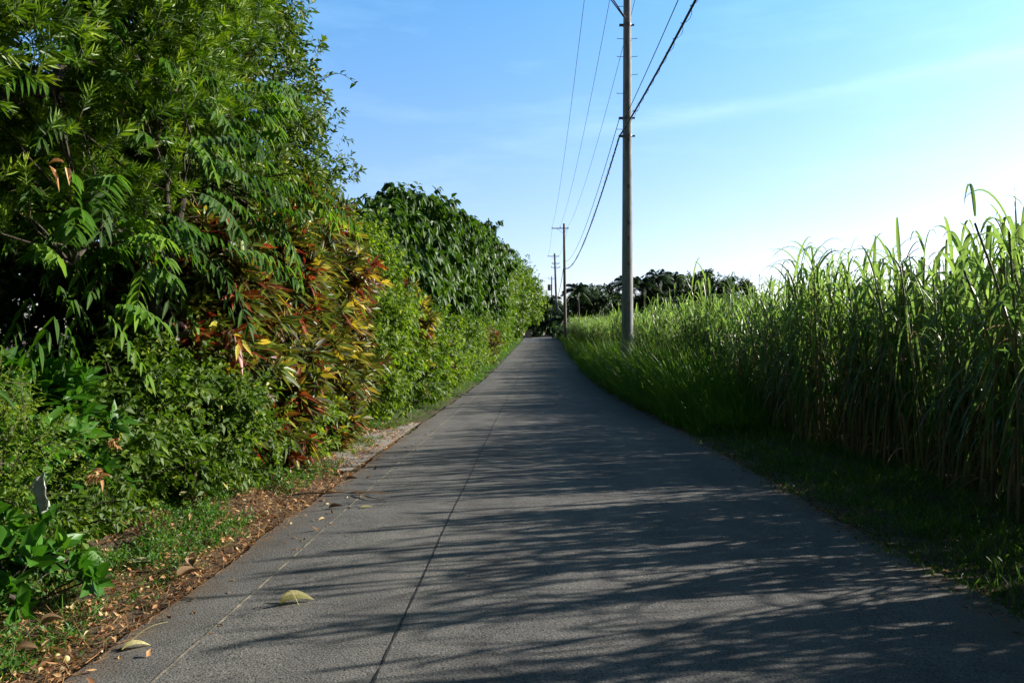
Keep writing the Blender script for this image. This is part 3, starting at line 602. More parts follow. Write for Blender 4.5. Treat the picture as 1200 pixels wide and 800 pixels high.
for k in range(5):
    box(a, (px(619, d) + rr.normal(0, .02), d + 2, g0 + .12 + k * .22), (.98 + rr.normal(0, .03), .9, .225), 0, rr.normal(0, .03))
a.build('shaft', M['stone'], root, False)
a = Acc(); box(a, (px(619, d), d + 2, g0 + 1.2), (1.06, .98, .1), 0, .02); a.build('capstone', M['stone'], root, False)
shrub('dark bush against the stone gate pillar', px(627, 112), 112, 1.9, 1.0, 331, M['far'], 260, dict(farl, L=.25, W=.18))
shrub('low yellow-brown bush at the foot of the dark palm beside the road', px(646, 122), 122, 1.6, .7, 332, M['far_light'], 220, dict(farl, L=.25, W=.12))
shrub('pale green bush beside the road just past the second utility pole', px(656, 96), 96, 1.7, 1.0, 333, M['far_light'], 300, dict(farl, L=.22, W=.1), ry=4)

# ------------------------------------------------------------------ utility poles
def pole(label, x, y, h, r0, seed, arms, mat='pole', lean=0, steps=None, extra=None):
    g0 = float(gz(y)); root = empty('utility_pole', (x, y, g0), label, 'utility pole', 'utility poles along the road')
    n = 24; t = np.linspace(0, 1, n); pts = np.stack([x + lean * t, np.full(n, y), g0 - .3 + (h + .3) * t], -1)
    a = Acc(); tube(a, pts, r0 - h / 150 * t, 20 if r0 > .18 and y < 40 else 10); a.build('shaft', M[mat], root)
    for (z, xl, xr) in arms:
        a = Acc(); xc = x + lean * z / h; box(a, (xc + (xl + xr) / 2, y - r0, g0 + z), (xr - xl, .09, .09)); a.build('crossarm', M['steel'], root, False)
        for q in np.linspace(xl + .08, xr - .08, 3):
            i = Acc(); p0 = np.array([xc + q, y - r0, g0 + z + .045])
            tube(i, p0 + UP * np.array([0, .04, .06, .1, .13, .18])[:, None], [.02, .05, .03, .055, .03, .02], 8); i.build('insulator', M['porcelain'], root)
        for sg in (xl * .55, xr * .55):
            b = Acc(); tube(b, [(xc + sg, y - r0 * .9, g0 + z - .04), (xc, y - r0 * .9, g0 + z - .6)], .015, 6); b.build('brace', M['steel'], root)
    return root, g0
XA, YA = 3.18, 24.0
r_, g0 = pole('tall concrete utility pole with step bolts standing in the grass at the cane edge', XA, YA, 14.2, .205, 1, [(13.5, -1.35, .6)])
def arad(z): return .205 - z / 150
for k, (yp, side) in enumerate([(46, 0), (67, 0), (88, 1), (110, -1), (131, 1), (152, -1), (8, -1)]):
    z = pz(yp, YA); 
    for sg in ((-1, 1) if side == 0 else (side,)):
        a = Acc(); ra = arad(z); tube(a, [(XA + sg * ra * .8, YA, z), (XA + sg * (ra + .19), YA, z), (XA + sg * (ra + .2), YA, z + .03)], .009, 6); a.build('step_bolt', M['steel'], r_)
for yp in (30, 139, 160):
    z = pz(yp, YA); a = Acc(); tube(a, [(XA, YA, z - .04), (XA, YA, z + .04)], arad(z) + .012, 20); a.build('band', M['steel'], r_)
    a = Acc(); box(a, (XA - arad(z) - .06, YA, z), (.14, .06, .07)); a.build('clamp', M['steel'], r_, False); a = Acc(); box(a, (XA + arad(z) + .05, YA, z), (.1, .05, .05)); a.build('clamp', M['steel'], r_, False)
z = pz(26, YA)
for o in (0, .1):
    a = Acc(); tube(a, [(XA - arad(z) + o * .3, YA - .2, z + .05), (XA - .85 + o, YA - .2, z + 1.05)], .02, 6); a.build('arm_brace', M['steel'], r_)
for yp in (165, 220, 262, 280, 310, 356):      # screw holes and worn plates
    z = pz(yp, YA); a = Acc(); box(a, (XA + .02, YA - arad(z) - .004, z), (.07, .02, .12)); a.build('plate', M['polewood'], r_, False)
XB, YB = px(662.5, 80), 80.0
HB = pz(262, YB) - float(gz(YB))
pole('second utility pole with a single crossarm beyond the near concrete pole', XB, YB, HB, .2, 2, [(HB - .55, -1.35, .5)], 'polewood', lean=-.15)
XC, YC = px(653.5, 123), 123.0; HC = pz(297, YC) - float(gz(YC))
pole('third utility pole with three crossarms far down the road', XC, YC, HC, .24, 3, [(HC - .5, -1.2, .75), (HC - 1.7, -.55, .75), (HC - 2.35, -.7, .85)], 'pole', lean=-.5)
XD, YD = px(646.5, 175), 175.0; HD = pz(324, YD) - float(gz(YD))
r_, g0 = pole('farthest utility pole carrying a drum transformer', XD, YD, HD, .22, 4, [(HD - .5, -.9, .8), (HD - 5, -.8, .8)], 'polewood')
a = Acc(); tube(a, [(XD - .55, YD, g0 + HD - 3.3), (XD - .55, YD, g0 + HD - 1.9)], [.42, .42], 14); a.build('transformer', M['steel'], r_)

def wire(name, label, p0, p1, sag, r, mat, group, wraps=0, n=40):
    p0, p1 = np.array(p0, float), np.array(p1, float); t = np.linspace(0, 1, n)[:, None]
    pts = p0 + (p1 - p0) * t; pts[:, 2] -= (4 * sag * t * (1 - t))[:, 0]
    root = None; a = Acc(); o0 = tuple(p0); tube(a, pts, r, 6)
    if wraps:
        root = empty(name, o0, label, 'cable', group); a.build('sheath', M[mat], root)
        n2 = wraps * 8; tt = np.linspace(0, 1, n2); q = np.stack([np.interp(tt, t[:, 0], pts[:, i]) for i in range(3)], -1)
        an = tt * wraps * 2 * PI; rr = r + .006 + .03 * np.abs(np.sin(tt * 23)) ** 6 ; q[:, 0] += rr * np.cos(an); q[:, 2] += rr * np.sin(an) - .015
        b = Acc(); tube(b, q, .0055, 4); b.build('lashing_wire', M[mat], root)
    else: tag(a.build(name, M[mat], None, origin=o0), label, 'wire', group)
GW = 'overhead wires'
zA = 13.5 + .2; zB = float(gz(YB)) + HB - .35; zC = float(gz(YC)) + HC - .35
for k, (xa, xb, lab) in enumerate([(-1.27, -1.27, 'thin power line farthest out over the road between the first two poles'), (-.38, -.45, 'thin power line in the middle of the crossarms between the first two poles'), (.5, .42, 'thin power line on the field side of the first two poles')]):
    wire('power_line', lab, (XA + xa, YA - .2, zA), (XB - .15 + xb, YB - .2, zB), 1.1, .0095, 'wire', GW)
for k, (xb, xc, lab) in enumerate([(-1.27, -1.1, 'thin power line over the road between second and third poles'), (.42, .65, 'thin power line on the field side between second and third poles')]):
    wire('power_line', lab, (XB - .15 + xb, YB - .2, zB), (XC - .5 + xc, YC - .2, zC), .7, .011, 'wire', GW)
zc1, zc2 = pz(160, YA), pz(139, YA); zb1, zb2 = pz(313, YB), pz(306, YB)
wire('telephone_cable', 'thick black cable with loose lashing running down to the second pole', (XA - .25, YA, zc1), (XB - .2, YB, zb1), 1.5, .027, 'black', GW, wraps=70)
wire('messenger_wire', 'thin dark wire just above the thick cable down to the second pole', (XA - .25, YA, zc2), (XB - .1, YB, zb2), 1.3, .012, 'black', GW)
# the same two towards the pole behind the camera
wire('telephone_cable', 'thick black lashed cable rising from the near pole out of view', (XA - .25, YA, zc1), (2.9, -24, 9.6), 1.45, .027, 'black', GW, wraps=60)
wire('messenger_wire', 'thin wire beside the thick cable, rising from the near pole out of view', (XA - .1, YA, zc2 - .05), (2.6, -24, 10.0), 1.0, .011, 'black', GW)
wire('telephone_cable', 'black cable sagging between the second and third poles', (XB - .2, YB, zb1), (XC - .35, YC, pz(350, YC)), 1.0, .03, 'black', GW)
wire('service_wire', 'dark wire crossing low over the far road from the last pole', (XD, YD, pz(347, YD)), (px(560, 160), 160, pz(350, 160)), .25, .03, 'black', GW)
wire('service_wire', 'faint wire crossing above the far road to the third pole', (XC - .4, YC, pz(322, YC)), (px(570, 115), 115, pz(332, 115)), .5, .011, 'wire', GW)

# ------------------------------------------------------------------ sugar cane
def cane_geo(seed, full=True, bare=False):
    rng = np.random.default_rng(seed); st, gr, dy = Acc(), Acc(), Acc()
    nc = rng.integers(5, 8)
    for i in range(nc):
        h = rng.uniform(1.5, 2.25); b = np.array([*rng.normal(0, .12, 2), 0]); ln = np.array([*np.clip(rng.normal(0, .12, 2), -.16, .16), 0])
        t = np.linspace(0, 1, 7)[:, None]; p = b + t * np.array([0, 0, h]) + t ** 2 * ln * h
        tube(st, p - UP * .05, np.linspace(.016, .010, 7), 6, cap=False)
        az = rng.random() * 6.28
        # alternate blades up the culm; the top whorl stands upright
        ng = 12
        s = np.linspace(.36, 1.0, ng); B = np.stack([np.interp(s, t[:, 0], p[:, k]) for k in range(3)], -1)
        th = az + np.arange(ng) * PI + rng.normal(0, .45, ng)
        el = np.linspace(.8, 1.24, ng) + rng.normal(0, .17, ng)
        D = np.stack([np.cos(th) * np.cos(el), np.sin(th) * np.cos(el), np.sin(el)], -1)
        L = np.linspace(1.05, 1.5, ng) * rng.uniform(.72, 1.12, ng); L[-1] *= .8
        dr = np.linspace(1.5, .7, ng) * rng.uniform(.6, 1.9, ng)
        leaves(gr, B, D, L, rng.uniform(.034, .058, ng), dr, 9 if full else 6, P_blade, .2, 3 if full else 2, np.clip(np.linspace(.15, .8, ng) + rng.normal(0, .12, ng), 0, 1), None, 0, .12, rng)
        nd = 4
        s = np.linspace(.12, .62, nd); B = np.stack([np.interp(s, t[:, 0], p[:, k]) for k in range(3)], -1)
        th = az + np.arange(nd) * PI + rng.normal(0, .8, nd); el = rng.uniform(.1, 1.1, nd)
        D = np.stack([np.cos(th) * np.cos(el), np.sin(th) * np.cos(el), np.sin(el)], -1)
        leaves(dy, B, D, rng.uniform(.4, .95, nd), rng.uniform(.015, .03, nd), rng.uniform(.9, 2.2, nd), 7 if full else 4, P_blade, .25, 3 if full else 2, rng.random(nd), None, 0, .5, rng)
    return st, gr, dy
NV = 9
variants = []
for v in range(NV):
    st, gr, dy = cane_geo(500 + v)
    variants.append((st.mesh('stem', M['culm']), gr.mesh('foliage', M['cane']), dy.mesh('dead_foliage', M['cane_dry'])))
# stuff variants live in a collection of their own that is never linked to the scene
src = bpy.data.collections.new('cane_source')
for v in range(7):
    st, gr, dy = cane_geo(600 + v, False); a = Acc()
    for k, q in enumerate((st, gr, dy)):
        for i in range(len(q.v)):
            a.v.append(q.v[i]); a.f.append(q.f[i] + a.n); a.uv.append(q.uv[i]); a.t.append(q.t[i]); a.m.append(np.full(len(q.f[i]), k))
        a.n += q.n
    src.objects.link(bpy.data.objects.new('cane_variant', a.mesh('cane_variant', [M['culm'], M['cane'], M['cane_dry']])))
FX = lambda y: cx(y) - .3 + 4.55 + .12 * np.sin(y * .9)       # front row line of the field
rng = np.random.default_rng(77)
allp = []
for row in range(15):
    step = .33 if row < 4 else .5
    for y in np.arange(-9, 104, step):
        if rng.random() < (.06 if row < 3 else .05): continue
        yy = y + rng.normal(0, .1); xx = float(FX(yy)) + row * .95 + rng.normal(0, .13)
        if yy < 3 and row > 7: continue
        gap = math.sin(yy * 1.7 + 1) * math.sin(yy * .63 + row * .2)
        if row < 4 and gap > .82: continue
        hs_ = rng.uniform(.88, 1.12) * (1 + .06 * math.sin(yy * .7) + .05 * math.sin(yy * 2.3 + row)) * float(np.interp(yy, [0, 9, 15, 25, 60], [1.12, 1.13, 1.18, 1.18, 1.08]))
        q = yy - .325 * xx                    # the stand is wavy: lower swathes let the low sun through
        hs_ *= 1 + .075 * math.sin(q * 2.4 + 1.0) + .06 * math.sin(q * 5.3)
        allp.append((xx, yy, row, hs_))
allp = np.array(allp)
vis = (allp[:, 1] > 3.5) & ((allp[:, 0] / np.maximum(allp[:, 1], .1)) < 0.72)
score = np.where(vis, np.hypot(allp[:, 0], allp[:, 1]) * (1 + .9 * allp[:, 2]), 1e9)
order = np.argsort(score); ind = order[:300]; rest = order[300:]
GC = 'sugar cane plants along the edge of the field'
for c, i in enumerate(ind):
    x, y, row, s = allp[i]; v = variants[c % NV]
    lab = ('sugar cane plant with arching blades and brown lower leaves behind the low grass verge' if y < 12 else
           'sugar cane plant rising behind the tall grass before the near concrete pole' if y < YA else
           'sugar cane plant at the roadside beyond the near concrete pole')
    root = empty('sugar_cane_plant', (x, y, float(gz(y))), lab, 'sugar cane', GC)
    root.rotation_euler = (rng.normal(0, .03), rng.normal(0, .03), rng.random() * 6.28); root.scale = (1, 1, s)
    for nm, me in zip(('stem', 'foliage', 'dead_foliage'), v):
        o = bpy.data.objects.new(nm, me); o.parent = root; COL.objects.link(o)
pts = allp[rest]
me = bpy.data.meshes.new('sugar_cane_field'); me.from_pydata([(p[0], p[1], float(gz(p[1]))) for p in pts], [], [])
ar = me.attributes.new('rot', 'FLOAT_VECTOR', 'POINT'); ar.data.foreach_set('vector', np.stack([rng.normal(0, .03, len(pts)), rng.normal(0, .03, len(pts)), rng.random(len(pts)) * 6.28], -1).astype(np.float32).ravel())
ac = me.attributes.new('scl', 'FLOAT_VECTOR', 'POINT'); ac.data.foreach_set('vector', np.stack([np.ones(len(pts)), np.ones(len(pts)), pts[:, 3]], -1).astype(np.float32).ravel())
fo = bpy.data.objects.new('sugar_cane_field', me); COL.objects.link(fo)
tag(fo, 'dense mass of sugar cane filling the field behind the front rows', 'sugar cane', None, 'stuff')
ng = bpy.data.node_groups.new('cane_scatter', 'GeometryNodeTree')
ng.interface.new_socket('Geometry', in_out='INPUT', socket_type='NodeSocketGeometry'); ng.interface.new_socket('Geometry', in_out='OUTPUT', socket_type='NodeSocketGeometry')
N_ = ng.nodes.new; L_ = ng.links.new
gi, go = N_('NodeGroupInput'), N_('NodeGroupOutput'); ci = N_('GeometryNodeCollectionInfo'); ci.inputs[0].default_value = src; ci.inputs['Separate Children'].default_value = True
ip = N_('GeometryNodeInstanceOnPoints'); ip.inputs['Pick Instance'].default_value = True
def named(nm):
    q = N_('GeometryNodeInputNamedAttribute'); q.data_type = 'FLOAT_VECTOR'; q.inputs[0].default_value = nm; return q.outputs[0]
e2r = N_('FunctionNodeEulerToRotation'); L_(named('rot'), e2r.inputs[0])
L_(gi.outputs[0], ip.inputs['Points']); L_(ci.outputs[0], ip.inputs['Instance']); L_(e2r.outputs[0], ip.inputs['Rotation']); L_(named('scl'), ip.inputs['Scale'])
L_(ip.outputs[0], go.inputs[0])
md = fo.modifiers.new('scatter', 'NODES'); md.node_group = ng

# ------------------------------------------------------------------ grasses
def blades(name, label, X, Y, L, W, droop, mat, rng, K=3, tilt=.35, cols=2, cat='grass', lean=(0, 0), fold=.1):
    n = len(X); Zg = groundz(X, Y) + np.where(np.abs(X - cx(Y)) < 2.4, .035, 0)
    D = np.stack([rng.normal(lean[0], tilt, n), rng.normal(lean[1], tilt, n), np.ones(n)], -1)
    a = Acc(); leaves(a, np.stack([X, Y, Zg - .01], -1), D, L, W, droop, K, P_blade, fold, cols, np.clip(rng.random(n) * .97 + (rng.random(n) < .04), 0, 1), norm(rng.normal(0, 1, (n, 3)) * [1, 1, .2]), 0, .1, rng)
    return tag(a.build(name, M[mat]), label, cat, None, 'stuff')
def tuft_pts(n, per, xr, y0, y1, rng, sig=.05, power=1.0):
    c = n // per; y = y0 + (y1 - y0) * rng.random(c) ** power; u_ = rng.random(c); x = xr(y, u_)
    return (np.repeat(x, per) + rng.normal(0, sig, c * per), np.repeat(y, per) + rng.normal(0, sig, c * per), np.repeat(rng.random(c), per))
rng = np.random.default_rng(90)
edge = lambda y: cx(y) + 2.4
ragged = lambda y: .10 * np.sin(y * 2.1) + .07 * np.sin(y * 5.3 + 1)
# low verge on the cane side
X, Y, s = tuft_pts(66000, 10, lambda y, u: edge(y) - .01 + ragged(y) + u * 2.0, 2.5, 26, rng, .07, 1.5)
hh = (.10 + .20 * s) * (.55 + .6 * np.clip((X - edge(Y)) / .7, 0, 1)) * (1 + .8 * np.clip((Y - 11) / 8, 0, 1))
blades('grass', 'short shaded green grass on the verge in front of the cane', X, Y, hh * rng.uniform(.6, 1.4, len(X)), .0075, .7 * rng.uniform(.3, 1.8, len(X)), 'grass', rng, tilt=.4)
# tall grass around and before the near pole
X, Y, s = tuft_pts(42000, 12, lambda y, u: edge(y) + ragged(y) + .1 + u * 1.7 - .2 * np.clip((y - 14) / 6, 0, 1), 12.5, 40, rng, .09)
X2, Y2, s2 = tuft_pts(26000, 12, lambda y, u: edge(y) + .05 + u * 1.5, 40, 112, rng, .12)
X = np.concatenate([X, X2]); Y = np.concatenate([Y, Y2]); s = np.concatenate([s, s2])
hh = (1.25 + .85 * s) * np.clip(.22 + (Y - 12.5) / 5, .22, 1) * (.62 + .5 * np.clip((X - edge(Y)) / .7, 0, 1)) * np.where(Y > 40, .7, 1)
blades('tall_grass', 'tall bright green grass leaning over the road edge around the near pole', X, Y, hh * rng.uniform(.7, 1.25, len(X)), np.where(Y > 40, .03, .018), .5 * rng.uniform(.3, 1.8, len(X)), 'tallgrass', rng, K=5, tilt=.24, lean=(-.2, 0))
# left verge
ledge = lambda y: cx(y) - 2.4
X, Y, s = tuft_pts(17000, 9, lambda y, u: ledge(y) - .12 - .75 * u ** .7 + ragged(y) * .4, 3, 9.5, rng, .035)
k = (np.sin(X * 6 + 1) * np.sin(Y * 3.1) + np.sin(Y * 1.3 + X * 2) > -.15); X, Y, s = X[k], Y[k], s[k]
X2, Y2, s2 = tuft_pts(42000, 9, lambda y, u: ledge(y) - .05 - .95 * u + ragged(y), 13, 105, rng, .05, 1.4)
X3, Y3, s3 = tuft_pts(7000, 9, lambda y, u: ledge(y) - .75 - .35 * u, 8, 14, rng, .05)
X4, Y4, s4 = tuft_pts(1700, 14, lambda y, u: ledge(y) - .02 - .75 * u ** 2, 8.8, 14.2, rng, .03)
X = np.concatenate([X, X2, X3, X4]); Y = np.concatenate([Y, Y2, Y3, Y4]); s = np.concatenate([s, s2, s3, s4])
hh = (.05 + .10 * s) * (1 + 1.2 * np.clip((Y - 13) / 20, 0, 1)) * np.clip((ledge(Y) - X) / .35 + .4, .4, 1.2)
blades('grass', 'sunlit low grass along the foot of the hedge', X, Y, hh * rng.uniform(.6, 1.5, len(X)), np.where(Y > 30, .016, .0065), .8 * rng.uniform(.3, 1.8, len(X)), 'herb', rng, tilt=.55)
# broad small herbs over the litter
n = 4600; y = 3 + 11 * rng.random(n) ** 1.3; x = ledge(y) - .22 - 1.1 * rng.random(n) ** .8
k = (np.sin(x * 5 + 2) * np.sin(y * 2.3 + 1) > -.25); x, y = x[k], y[k]
P = np.stack([x, y, groundz(x, y)], -1); a = Acc()
twigs(a, P, np.tile(UP, (len(P), 1)), rng, tl=.09, k=8, L=.032, W=.018, spread=1.2, up=.4, rnd=.5, droop=.2, K=2, mat=0)
tag(a.build('ground_herbs', [M['herb'], M['twig']]), 'small leafy weeds creeping over the dead leaves at the hedge foot', 'weeds', None, 'stuff')
# dead leaves and straw
n = 7500; y = 2.8 + 11.5 * rng.random(n) ** 1.25; x = ledge(y) + .02 - 1.55 * rng.random(n) ** .9; x = np.where(rng.random(n) < .012, ledge(y) + .5 * rng.random(n), x)
zz = np.where((x > ledge(y)) | ((y > 8.6) & (y < 14.3) & (x > ledge(y) - .8)), .035, 0); a = Acc(); th = rng.random(n) * 6.28
D = np.stack([np.cos(th), np.sin(th), rng.normal(.12, .22, n)], -1)
leaves(a, np.stack([x, y, groundz(x, y) + .012 + zz + rng.random(n) * .03 * (zz == 0)], -1), D, rng.uniform(.025, .085, n) * rng.uniform(.6, 1, n), rng.uniform(.01, .034, n), rng.uniform(-.5, .9, n), 3, P_ovate, .35, 3, rng.random(n), None, 0, .5, rng)
n = 8000; y = 2.8 + 9 * rng.random(n) ** 1.2; x = ledge(y) + .07 - 1.0 * rng.random(n) ** 1.1; zz = np.where((x > ledge(y)) | ((y > 8.6) & (y < 14.3) & (x > ledge(y) - .8)), .032, 0); th = rng.normal(1.2, .9, n)
D = np.stack([np.cos(th), np.sin(th), rng.normal(.05, .12, n)], -1)
leaves(a, np.stack([x, y, groundz(x, y) + .012 + zz + rng.random(n) * .02 * (zz == 0)], -1), D, rng.uniform(.06, .16, n), .003, rng.normal(0, .15, n), 2, lambda t: 1 - .5 * t, 0, 2, rng.uniform(.2, .75, n), None, 0, .3, rng)
tag(a.build('leaf_litter', M['litter']), 'dead brown leaves and needles strewn along the verge', 'leaf litter', None, 'stuff')
# litter on the dark side
n = 3200; y = 2.6 + 19 * rng.random(n); x = edge(y) + rng.normal(.02, .1, n) - .25 * rng.random(n) ** 5; th = rng.random(n) * 6.28; a = Acc()
leaves(a, np.stack([x, y, groundz(x, y) + np.where(x < edge(y), .04, .015)], -1), np.stack([np.cos(th), np.sin(th), rng.normal(.1, .2, n)], -1), rng.uniform(.02, .07, n), rng.uniform(.006, .02, n), .2, 2, P_ovate, .3, 3, rng.random(n) * .8, None, 0, .4, rng)
tag(a.build('straw_litter', M['litter']), 'crumbs of dead cane straw along the shaded road edge', 'litter', None, 'stuff')

# ------------------------------------------------------------------ separate fallen leaves on the road
def on_ground(ppx, ppy):
    d = EYE * F / (ppy - 405); return px(ppx, d), d
def fallen(label, ppx, ppy, L, W, th, mat, seed, tilt=.12, droop=-.2, stem=None, fold=.3, z=0, tint=.6):
    x, y = on_ground(ppx, ppy); on = abs(x - cx(y)) < 2.4
    z0 = (roadz(x, y) if on else float(groundz(np.array(x), np.array(y))) + .03) + .004 + z
    rng = np.random.default_rng(seed); root = empty('fallen_leaf', (x, y, z0), label, 'fallen leaf', 'fallen leaves')
    a = Acc(); D = np.array([[math.cos(th), math.sin(th), tilt]])
    leaves(a, [[x, y, z0]], D, L, W, droop, 8, P_ovate, fold, 3, np.array([tint]), None, 0, .06, rng); a.build('blade', M[mat], root)
    if stem:
        s = Acc(); t = np.linspace(0, 1, 8)[:, None]; p = np.array([x, y, z0 + .004]) + t * np.array(stem[:3]); p[:, 2] += stem[3] * np.sin(t[:, 0] * PI)
        tube(s, p, np.linspace(.003, .0018, 8), 5); s.build('stalk', M['yellow'] if mat == 'yellow' else M['brown'], root)
    return root
fallen('curled pale yellow leaf standing on the concrete with its stalk bent over it', 326, 713, .215, .10, .3, 'yellow', 1, .34, .3, (.12, -.03, .0, .075), .45)
fallen('flat pale yellow leaf with an upright curved stalk at the road edge', 138, 768, .16, .062, .55, 'yellow', 2, .45, .45, (.17, .12, .09, .03), .25)
fallen('pale cream leaf lying on the dead leaves of the verge', 150, 668, .13, .075, .1, 'yellow', 3, .1, .1, None, .15, .03, .9)
fallen('small yellow-green leaf lying on the sandy joint', 421, 598, .12, .045, .3, 'yellow', 4, .1, .05, None, .3, 0, .2)
fallen('dark brown curled leaf on the concrete beside the fallen branch', 384, 598, .14, .06, .2, 'brown', 5, .2, .1, None, .5, 0, .05)
fallen('dark brown leaf at the road edge beyond the fallen branch', 404, 564, .14, .07, .1, 'brown', 6, .2, .1, None, .5, 0, .05)
fallen('large tan curled leaf on the needles at the road edge', 205, 686, .17, .09, .9, 'brown', 7, .4, .3, None, .5, .02, .9)
fallen('tan crumpled leaf beside the large curled one', 222, 672, .15, .08, 2.0, 'brown', 8, .4, .3, None, .5, .03, .8)
fallen('orange-brown leaf low in the corner on the weeds', 40, 748, .12, .07, .6, 'brown', 9, .4, .3, None, .5, .05, .6)
fallen('pale tan leaf at the very corner by the road edge', 8, 775, .12, .07, .1, 'brown', 10, .3, .2, None, .4, .03, 1)
fallen('pale leaf at the foot of the shrubs among small weeds', 208, 600, .10, .065, 1.2, 'yellow', 11, .5, .2, None, .3, .12, .9)
# fallen branch with dry leaf strips
x, y = on_ground(372, 583); z0 = roadz(x + .1, y)
root = empty('fallen_branch', (x, y, z0), 'dry brown fallen branch lying from the verge across the sandy joint', 'branch')
a = Acc(); rng = np.random.default_rng(8)
t = np.linspace(0, 1, 12)[:, None]
p = np.array([x - .25, y - .05, z0 + .02]) + t * np.array([.85, .12, 0.0]) + np.array([0, 1, 0]) * .03 * np.sin(t * 5); p[:, 2] += .012 * np.abs(np.sin(t[:, 0] * 9))
tube(a, p, np.linspace(.009, .003, 12), 6); a.build('stem', M['bark'], root)
a = Acc(); m = 10; i = rng.integers(1, 11, m)
leaves(a, p[i], np.stack([rng.uniform(.4, 1, m), rng.normal(0, .4, m), rng.uniform(0, .12, m)], -1), rng.uniform(.15, .34, m), .02, .05, 5, P_lance, .4, 3, rng.uniform(.4, .9, m), None, 0, .4, rng)
leaves(a, p[[3, 4]], np.array([[.5, .5, .5], [.7, .1, .35]]), .15, .06, .4, 4, P_ovate, .4, 3, np.array([.8, .9]), None, 0, .4, rng)
a.build('dry_foliage', M['brown'], root)
# straw at the apron
# round yellow fruits in the corner
for k, (ppx, ppy) in enumerate([(60, 772), (71, 775)]):
    x, y = on_ground(ppx, ppy); a = Acc(); zf = float(groundz(np.array(x), np.array(y))) + .025
    th = np.linspace(-PI / 2 + .08, PI / 2 - .08, 9); c = np.array([x, y, zf]); r = .017
    tube(a, c + UP * (np.sin(th) * r)[:, None], np.cos(th) * r, 12)
    tag(a.build('fallen_fruit', M['yellow'], None, origin=(x, y, zf)), ['small round yellow fruit on the litter, the outer of the pair', 'small round yellow fruit on the litter, the one nearer the road'][k], 'fruit', 'fallen fruits')
# orange-brown dead clusters hanging in the shrubs
for k, (ppx, ppy, d, s, lab) in enumerate([(108, 558, 4.75, .07, 'dried orange-brown flower cluster in the small-leaved shrub'), (127, 520, 4.95, .05, 'small dried brown cluster above the orange-brown one'),
        (65, 190, 5.0, .09, 'curled tan dead leaf caught in the narrow-leaved evergreen'), (78, 62, 6, .07, 'pale dead leaf lodged high in the narrow-leaved evergreen')]):
    rng = np.random.default_rng(900 + k); c = np.array([px(ppx, d), d, pz(ppy, d)]); a = Acc(); m = 14 if k < 2 else 3
    leaves(a, c + rng.normal(0, s * .3, (m, 3)), rng.normal(0, 1, (m, 3)), s * (1 if k < 2 else 1.6), s * .45, .5, 4, P_ovate, .5, 3, rng.uniform(.4, .9, m), None, 0, .5, rng)
    tag(a.build('dead_flower_cluster' if k < 2 else 'dead_leaf', M['litter'], None, origin=tuple(c)), lab, 'dead leaf')
# crumpled white plastic
rng = np.random.default_rng(66); c = np.array([px(40, 4.3), 4.3, pz(582, 4.3)]); n = 13
U_, V_ = np.meshgrid(np.linspace(-1, 1, n), np.linspace(-1, 1, n)); H = .02 * np.sin(U_ * 4 + V_ * 2) + .008 * np.sin(V_ * 7 - U_ * 4) + rng.normal(0, .005, U_.shape)
Pp = c + .72 * np.stack([U_ * .04 * (1.2 - V_ * .4) + V_ * .06 + .05 * H, -.3 * V_ * .05 + H, -V_ * .12 + U_ * .045 * (1 - V_ * .3)], -1)
idx = np.arange(n * n).reshape(n, n); a = Acc(); a.add(Pp.reshape(-1, 3), np.stack([idx[:-1, :-1], idx[:-1, 1:], idx[1:, 1:], idx[1:, :-1]], -1).reshape(-1, 4))
o = a.build('plastic_bag', M['plastic'], None, origin=tuple(c)); tag(o, 'crumpled white plastic bag caught in the low shrubs', 'plastic bag')
sm = o.modifiers.new('thickness', 'SOLIDIFY'); sm.thickness = .002

# ------------------------------------------------------------------ light, sky, camera
SUN_EL, SUN_AZ = math.radians(23), math.radians(72)     # azimuth from the road direction towards the cane
sd = Vector((math.sin(SUN_AZ) * math.cos(SUN_EL), math.cos(SUN_AZ) * math.cos(SUN_EL), math.sin(SUN_EL)))
li = bpy.data.lights.new('sun', 'SUN'); li.energy = 5.0; li.angle = math.radians(.53); li.color = (1, .93, .82)
lo = bpy.data.objects.new('sun', li); COL.objects.link(lo); lo.rotation_euler = sd.to_track_quat('Z', 'Y').to_euler()
wd = bpy.data.worlds.new('World'); scene.world = wd; wd.use_nodes = True; nt = wd.node_tree; nt.nodes.clear(); new = nt.nodes.new; lk = nt.links.new
sky = new('ShaderNodeTexSky'); sky.sky_type = 'NISHITA'; sky.sun_disc = False; sky.sun_elevation = SUN_EL; sky.sun_rotation = SUN_AZ
sky.air_density = 1.0; sky.dust_density = 1.0; sky.ozone_density = 1.6; sky.altitude = 0
tc = new('ShaderNodeTexCoord')
# thin cirrus: one long streak and faint veils
def pdir(a_, b_): return Vector(((a_ - 620) / F, 1, (405 - b_) / F)).normalized()
nv = pdir(740, 150).cross(pdir(1120, 80)).normalized()
dp = new('ShaderNodeVectorMath'); dp.operation = 'DOT_PRODUCT'; dp.inputs[1].default_value = nv; lk(tc.outputs['Generated'], dp.inputs[0])
mp = new('ShaderNodeMapping'); mp.inputs['Scale'].default_value = (2.2, 2.2, 11); mp.inputs['Rotation'].default_value = (0, math.radians(10), 0); lk(tc.outputs['Generated'], mp.inputs[0])
ns = new('ShaderNodeTexNoise'); ns.inputs['Scale'].default_value = 1.6; ns.inputs['Detail'].default_value = 7; ns.inputs['Roughness'].default_value = .6; lk(mp.outputs[0], ns.inputs[0])
def math_(op, a_, b_=None):
    q = new('ShaderNodeMath'); q.operation = op
    for i, v in enumerate((a_, b_)):
        if v is None: continue
        if isinstance(v, (int, float)): q.inputs[i].default_value = v
        else: lk(v, q.inputs[i])
    return q.outputs[0]
